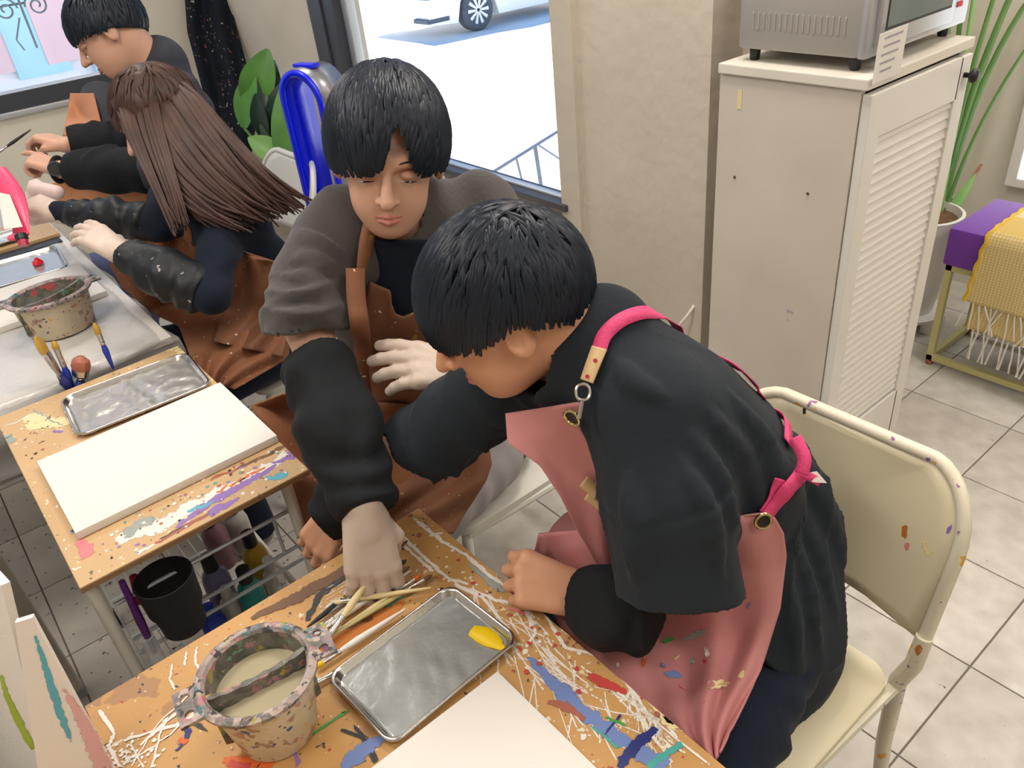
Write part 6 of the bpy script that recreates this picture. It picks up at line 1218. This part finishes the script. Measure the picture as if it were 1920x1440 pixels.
# long hair: cap plus strands flowing down the back
hcap = hairdo(L, R, kC, tC, mt['hairb'], g, side=-.045, back=-.09, vol=.018, fringe=.035, nlock=300, seed=9, llen=1.2)
def strands(n, rootsf, tipsf, m_, parent, w=.006, seed=0, nseg=14, name='long_hair'):
    rg = np.random.default_rng(seed); VV = []; FF = []
    for i in range(n):
        t = rg.random(); q = rg.random(); ctrl = [np.array(c) for c in rootsf(t, q, rg)]; pts = []
        for s_ in np.linspace(0, 1, nseg):
            P_ = ctrl[:]; 
            while len(P_) > 1: P_ = [P_[j]*(1-s_)+P_[j+1]*s_ for j in range(len(P_)-1)]
            pts.append(P_[0])
        base = len(VV); 
        for j, p in enumerate(pts):
            tt = nrm(pts[min(j+1, nseg-1)]-pts[max(j-1, 0)]); v = nrm(CAM-p+rg.normal(size=3)*.02); sd = nrm(np.cross(tt, v)); ww = w*(1-.75*(j/(nseg-1))**2)*(.35+.65*min(1, j/2)); nn = np.cross(sd, tt)
            for a_, h_ in ((-ww, 0), (0, .0025), (ww, 0)): VV.append(p+sd*a_-nn*h_*0+v*h_)
        for j in range(nseg-1):
            for a_ in range(2): FF.append((base+j*3+a_, base+j*3+a_+1, base+j*3+3+a_+1, base+j*3+3+a_))
    o = fastobj(name, np.array(VV), np.array(FF), m_, parent); o['kind'] = 'stuff'; return o
def CH(t, q, rg):     # t across the fall: 0 = lower/front edge, 1 = upper/back edge ; q = layer depth
    rx = lambda a, b: a*(1-t)+b*t; j = lambda s: rg.normal()*s; d = 2.03+.12*q
    return [PD(rx(232, 330)+j(5), rx(170, 150)+j(5), d+.05), PD(rx(245, 385)+j(5), rx(230, 175)+j(6), d-.03), PD(rx(275, 440)+j(5), rx(330, 270)+j(6), d-.02), PD(rx(330, 500)+j(6), rx(400, 330)+j(7), d-.03), PD(rx(430, 560)+j(14), rx(425, 380)+j(9), d+.02+.05*t)]
strands(520, CH, None, mt['hairb'], tC, .0072, 1)
def CF(t, q, rg):
    rx = lambda a, b: a*(1-t)+b*t; j = lambda s: rg.normal()*s; d = 2.0+.10*q
    return [PD(rx(222, 290)+j(4), rx(175, 150), d+.06), PD(rx(225, 300)+j(4), 230, d), PD(rx(270, 330)+j(3), 320, d-.01), PD(rx(325, 352)+j(4), rx(425, 410)+j(8), d)]
strands(200, CF, None, mt['hairb'], tC, .0070, 2)
hb_ = union([cone(PD(300, 215, 2.17), PD(360, 290, 2.14), .085, .07), cone(PD(360, 290, 2.14), PD(470, 370, 2.12), .07, .035), cone(PD(290, 250, 2.12), PD(335, 390, 2.08), .055, .018)], .03); sdfobj('hair_mass', hb_, mt['hairb'], tC, .008)

# ---------------------------------------------------------------- D: man with the watch at the far left
tD = root('person', 'person in dark top and tan apron with wrist watch, furthest left by the window', 'person', (.95, 3.0, 0))
pelD = np.array([.88, 2.95, .58]); c7D = PD(290, 122, 2.72); sLD = PD(345, 175, 2.62); sRD = PD(190, 190, 2.95); eLD = PD(285, 320, 2.45); wLD = PD(112, 318, 2.50); eRD = PD(235, 265, 2.70); wRD = PD(128, 272, 2.62)
hD = PD(206, 62, 2.62); kD = 1.14; g, L, R = headprims(hD, WD(-.78, -.60, -.10), WD(-.42, .78, -.35), kD); wxD = nrm(sLD-sRD)
hLD = handprims(wLD, WD(-.92, .35, .05), WD(.2, .75, -.6), 1, 1.02, (.15, .95, 1.0, 1.0), .05, .8, .4); hRD = handprims(wRD, WD(-.95, .25, 0), WD(.2, .85, -.45), -1, 1.02, (.75, .85, .9, .95), .04, .9, .4)
chD = pelD*.25+c7D*.75; spD = pelD*.6+c7D*.4; kLD = np.array([.45, 2.75, .58]); kRD = np.array([.45, 3.15, .58]); hLd = pelD+[0, -.1, 0]; hRd = pelD+[0, .1, 0]
parts = [(g, .02), (union([cone(L(0, -.03, -.05), c7D, .062, .065), cone(c7D, chD, .065, .09)], .03), .03), (union([econe(pelD, spD, (.15, .11), (.145, .10), wxD), econe(spD, chD, (.145, .10), (.17, .10), wxD)], .03), .03),
         (union([cone(chD*.4+sLD*.6, sLD, .038, .036), cone(sLD, eLD, .034, .034), cone(eLD, wLD, .036, .028)], .015), .03), (union([cone(chD*.4+sRD*.6, sRD, .038, .036), cone(sRD, eRD, .034, .034), cone(eRD, wRD, .036, .028)], .015), .03), (handsdf(hLD), .012), (handsdf(hRD), .012),
         (union([cone(hLd, kLD, .08, .06), cone(kLD, kLD+[.03, 0, -.42], .055, .04), cone(hRd, kRD, .08, .06), cone(kRD, kRD+[.03, 0, -.42], .055, .04)], .02), .03)]
bodyD = bodymesh(parts, skl, tD, .0065); facebits(L, R, kD, bodyD)
hairdo(L, R, kD, tD, mt['hair'], g, side=-.005, back=-.05, vol=.020, fringe=.03, nlock=600, seed=11)
topD = fsum([union([econe(pelD, spD, (.17, .13), (.17, .12), wxD), econe(spD, chD, (.17, .12), (.19, .115), wxD), cone(c7D+[.02, 0, .0], chD, .092, .11)], .05), union([cone(sLD+nrm(sRD-sLD)*.03, eLD, .075, .062), cone(eLD, eLD*.4+wLD*.6, .058, .045)], .02), union([cone(sRD, eRD, .072, .06), cone(eRD, eRD*.5+wRD*.5, .056, .045)], .02)], [.045, .045])
sdfobj('dark_top', wob(topD, .003, 60, (.3, .4, 1), 2), mat('slate_top', (.035, .038, .05), .9, bump=.15, bscale=60), tD, .0075)
sdfobj('arm_cover', cover_sdf(eLD+(wLD-eLD)*.0, wLD-(wLD-eLD)*.14, .068, .058, .008, 5.0), mt['cover'], tD, .0065); sdfobj('arm_cover', cover_sdf(eRD+(eRD-wRD)*.1, wRD-(wRD-eRD)*.02, .064, .056, .008, 6.0), mt['cover'], tD, .0065)
wp = PD(104, 317, 2.455); wn = nrm(CAM-wp+UP*.2); wt_ = MB().tube([wp, wp+wn*.006], .022, 24).build('watch', mt['black'], tD); MB().tube([wp+wn*.0062+(np.cross(wn, UP)*math.cos(a)+np.cross(wn, np.cross(wn, UP))*math.sin(a))*.021 for a in np.linspace(0, 2*PI, 25)[:-1]], .0022, 6, closed=True).build('watch_bezel', mt['hose'], wt_)
adir = nrm(eLD-wLD); wc = PD(110, 318, 2.50); x1 = nrm(np.cross(adir, [0, 0, 1])); x2 = np.cross(adir, x1); MB().tube([wc+(x1*math.cos(a)+x2*math.sin(a))*.035 for a in np.linspace(0, 2*PI, 25)[:-1]], .009, 8, closed=True, flat=.5).build('watch_band', mt['black'], wt_)
sdfobj('trousers', union([econe(pelD, pelD+[-.05, 0, 0], (.16, .11), (.15, .10), (0, 1, 0)), cone(hLd, kLD, .09, .07), cone(hRd, kRD, .09, .07), cone(kLD, kLD+[.05, 0, -.5], .07, .055), cone(kRD, kRD+[.03, 0, -.5], .07, .055)], .03), mat('blue_denim', (.10, .13, .26), .9), tD, .010)
torD = union([econe(pelD, spD, (.17, .13), (.17, .12), wxD), econe(spD, chD, (.17, .12), (.19, .115), wxD)], .05)
lapD = union([torD, cone(hLd, kLD, .11, .10), cone(hRd, kRD, .11, .10), cone((hLd+hRd)/2, (kLD+kRD)/2, .12, .10), cone(kLD, kLD+[0, 0, -.25], .1, .1)], .05)
drape('apron_skirt', [(150, 330), (95, 345), (92, 370), (110, 392), (150, 400)], [(320, 330), (320, 352), (318, 375), (310, 405), (300, 425)], lapD, mt['tan'], tD, 44, 26, off=.012, smooth=4, wave=.015, wfreq=2.0, maxd=3.4)
drape('apron_bib', [(132, 175), (126, 215), (118, 255)], [(176, 175), (186, 215), (198, 262)], topD, mt['tan'], tD, 16, 20, off=.012, smooth=6, wave=.015, wfreq=1.2, maxd=3.4)
tipD = PD(-12, 292, 2.52); brush('dark slim brush held by the man with the watch at the far left', tipD, PD(58, 243, 2.55), .008, 'black', 'p_brown', bl=.02)
# things in their hands and laps
pt_c = PD(16, 378, 2.20); tb = root('paint_tube', 'pink paint tube with clear label held in the gloved hand at far left', 'tube', pt_c)
a, b_ = PD(-8, 318, 2.20), PD(40, 442, 2.16); Gt = []
for t in np.linspace(0, 1, 10):
    c = a*(1-t)+b_*t+RIGHT*.020*math.sin(PI*t); w = .030+.004*math.sin(5*t); th_ = .018*(1-.9*t**2)
    Gt.append([c+RIGHT*w*math.cos(x)*.9+UP*w*.25*math.cos(x)-FWD*th_*math.sin(x) for x in np.linspace(0, 2*PI, 17)[:-1]])
V = np.vstack(Gt); F = [(i*16+k, i*16+(k+1) % 16, (i+1)*16+(k+1) % 16, (i+1)*16+k) for i in range(9) for k in range(16)]+[tuple(range(15, -1, -1)), tuple(range(144, 160))]
obj('tube_body', V, F, solid('hot_pink_tube', (.85, .08, .20), .35), tb, True, 50); MB().lathe([(.024, 0), (.025, .006), (.02, .009), (0, .010)], b_-FWD*.012-UP*.006, 24, sx=1.1).build('tube_shoulder', solid('deep_pink', (.75, .06, .12), .35), tb)
MB().prism([PD(-5, 360, 2.165), PD(18, 365, 2.16), PD(42, 425, 2.13), PD(8, 430, 2.13)], FWD*.002).build('tube_label', mt['paper'], tb, smooth=False)
q = PD(42, 447, 2.12); jr = root('small_jar', 'small black-capped red jar below the pink paint tube', 'jar', q); MB().tube([q+UP*.010-RIGHT*.006, q-UP*.004], [.015, .016], 18).build('cap', mt['black'], jr); MB().tube([q-UP*.004, q-UP*.020+RIGHT*.004], [.013, .013], 18).build('jar_body', mt['b_red'], jr)
cg = PD(88, 355, 2.42); gl_ = fsum([cone(cg-RIGHT*.03, cg+RIGHT*.03-UP*.01, .026, .022)]+[cone(cg-RIGHT*.03+UP*.01*i, cg-RIGHT*(.055-.004*i)+UP*(.016*i-.014), .012, .010) for i in range(-1, 3)], [.006]*4); V, F = nets(gl_, .004); tag(fastobj('crumpled_glove', V, F, mt['glovew']), 'pale pink crumpled glove lying on the tan apron below the watch', 'glove')

# ---------------------------------------------------------------- paint spots on the cream chair
from mathutils.bvhtree import BVHTree
def spots(o, parent, items, lift):
    base = worldloc(o); bv = BVHTree.FromPolygons([tuple(np.array(v.co)+base) for v in o.data.vertices], [tuple(p.vertices) for p in o.data.polygons])
    for (u, v), rx, ry, an, col in items:
        Q = []; n = 12; ok = True
        for k_ in range(-1, n):
            a = 2*PI*k_/n; x, y = (0, 0) if k_ < 0 else (rx*math.cos(a)*random.uniform(.6, 1.2), ry*math.sin(a)*random.uniform(.6, 1.2)); d = Vector(ray(u+x*math.cos(an)-y*math.sin(an), v+x*math.sin(an)+y*math.cos(an))).normalized()
            h_ = bv.ray_cast(Vector(CAM), d)
            if h_[0] is None: ok = False; break
            Q.append(np.array(h_[0])-np.array(d)*lift)
        if not ok: continue
        q_ = MB().add(Q, [(0, 1+k_, 1+(k_+1) % n) for k_ in range(n)]).build('dried_paint', mt['d'+col[1:]], parent); at = q_.data.attributes.new('core', 'FLOAT', 'POINT'); at.data.foreach_set('value', [1.0]+[.3]*n)
kids = {c_.name.split('.')[0]: c_ for c_ in chA.children}
spots(kids['backrest'], chA, [((1696, 996), 7, 17, 0, 'p_rustorange'), ((1738, 1030), 8, 18, -.4, 'p_cream'), ((1780, 993), 4, 11, .4, 'p_purple'), ((1508, 771), 4, 7, .2, 'p_black'), ((1462, 744), 5, 3, -.7, 'p_brown'), ((1700, 1024), 5, 8, 0, 'p_pink'), ((1590, 757), 6, 3, .3, 'p_grey')], .0068)
spots(kids['back_frame'], chA, [((1822, 937), 7, 13, .1, 'p_lime'), ((1757, 1186), 8, 12, .3, 'p_orange'), ((1768, 1168), 6, 14, .3, 'p_rustorange')], .001)
legs_ = sorted([c_ for c_ in chA.children if c_.name.startswith('leg')], key=lambda o: o.name)
for l_ in legs_: spots(l_, chA, [((1722, 1218), 8, 11, .1, 'p_rustorange'), ((1717, 1385), 4, 8, .1, 'p_purple')], .001)
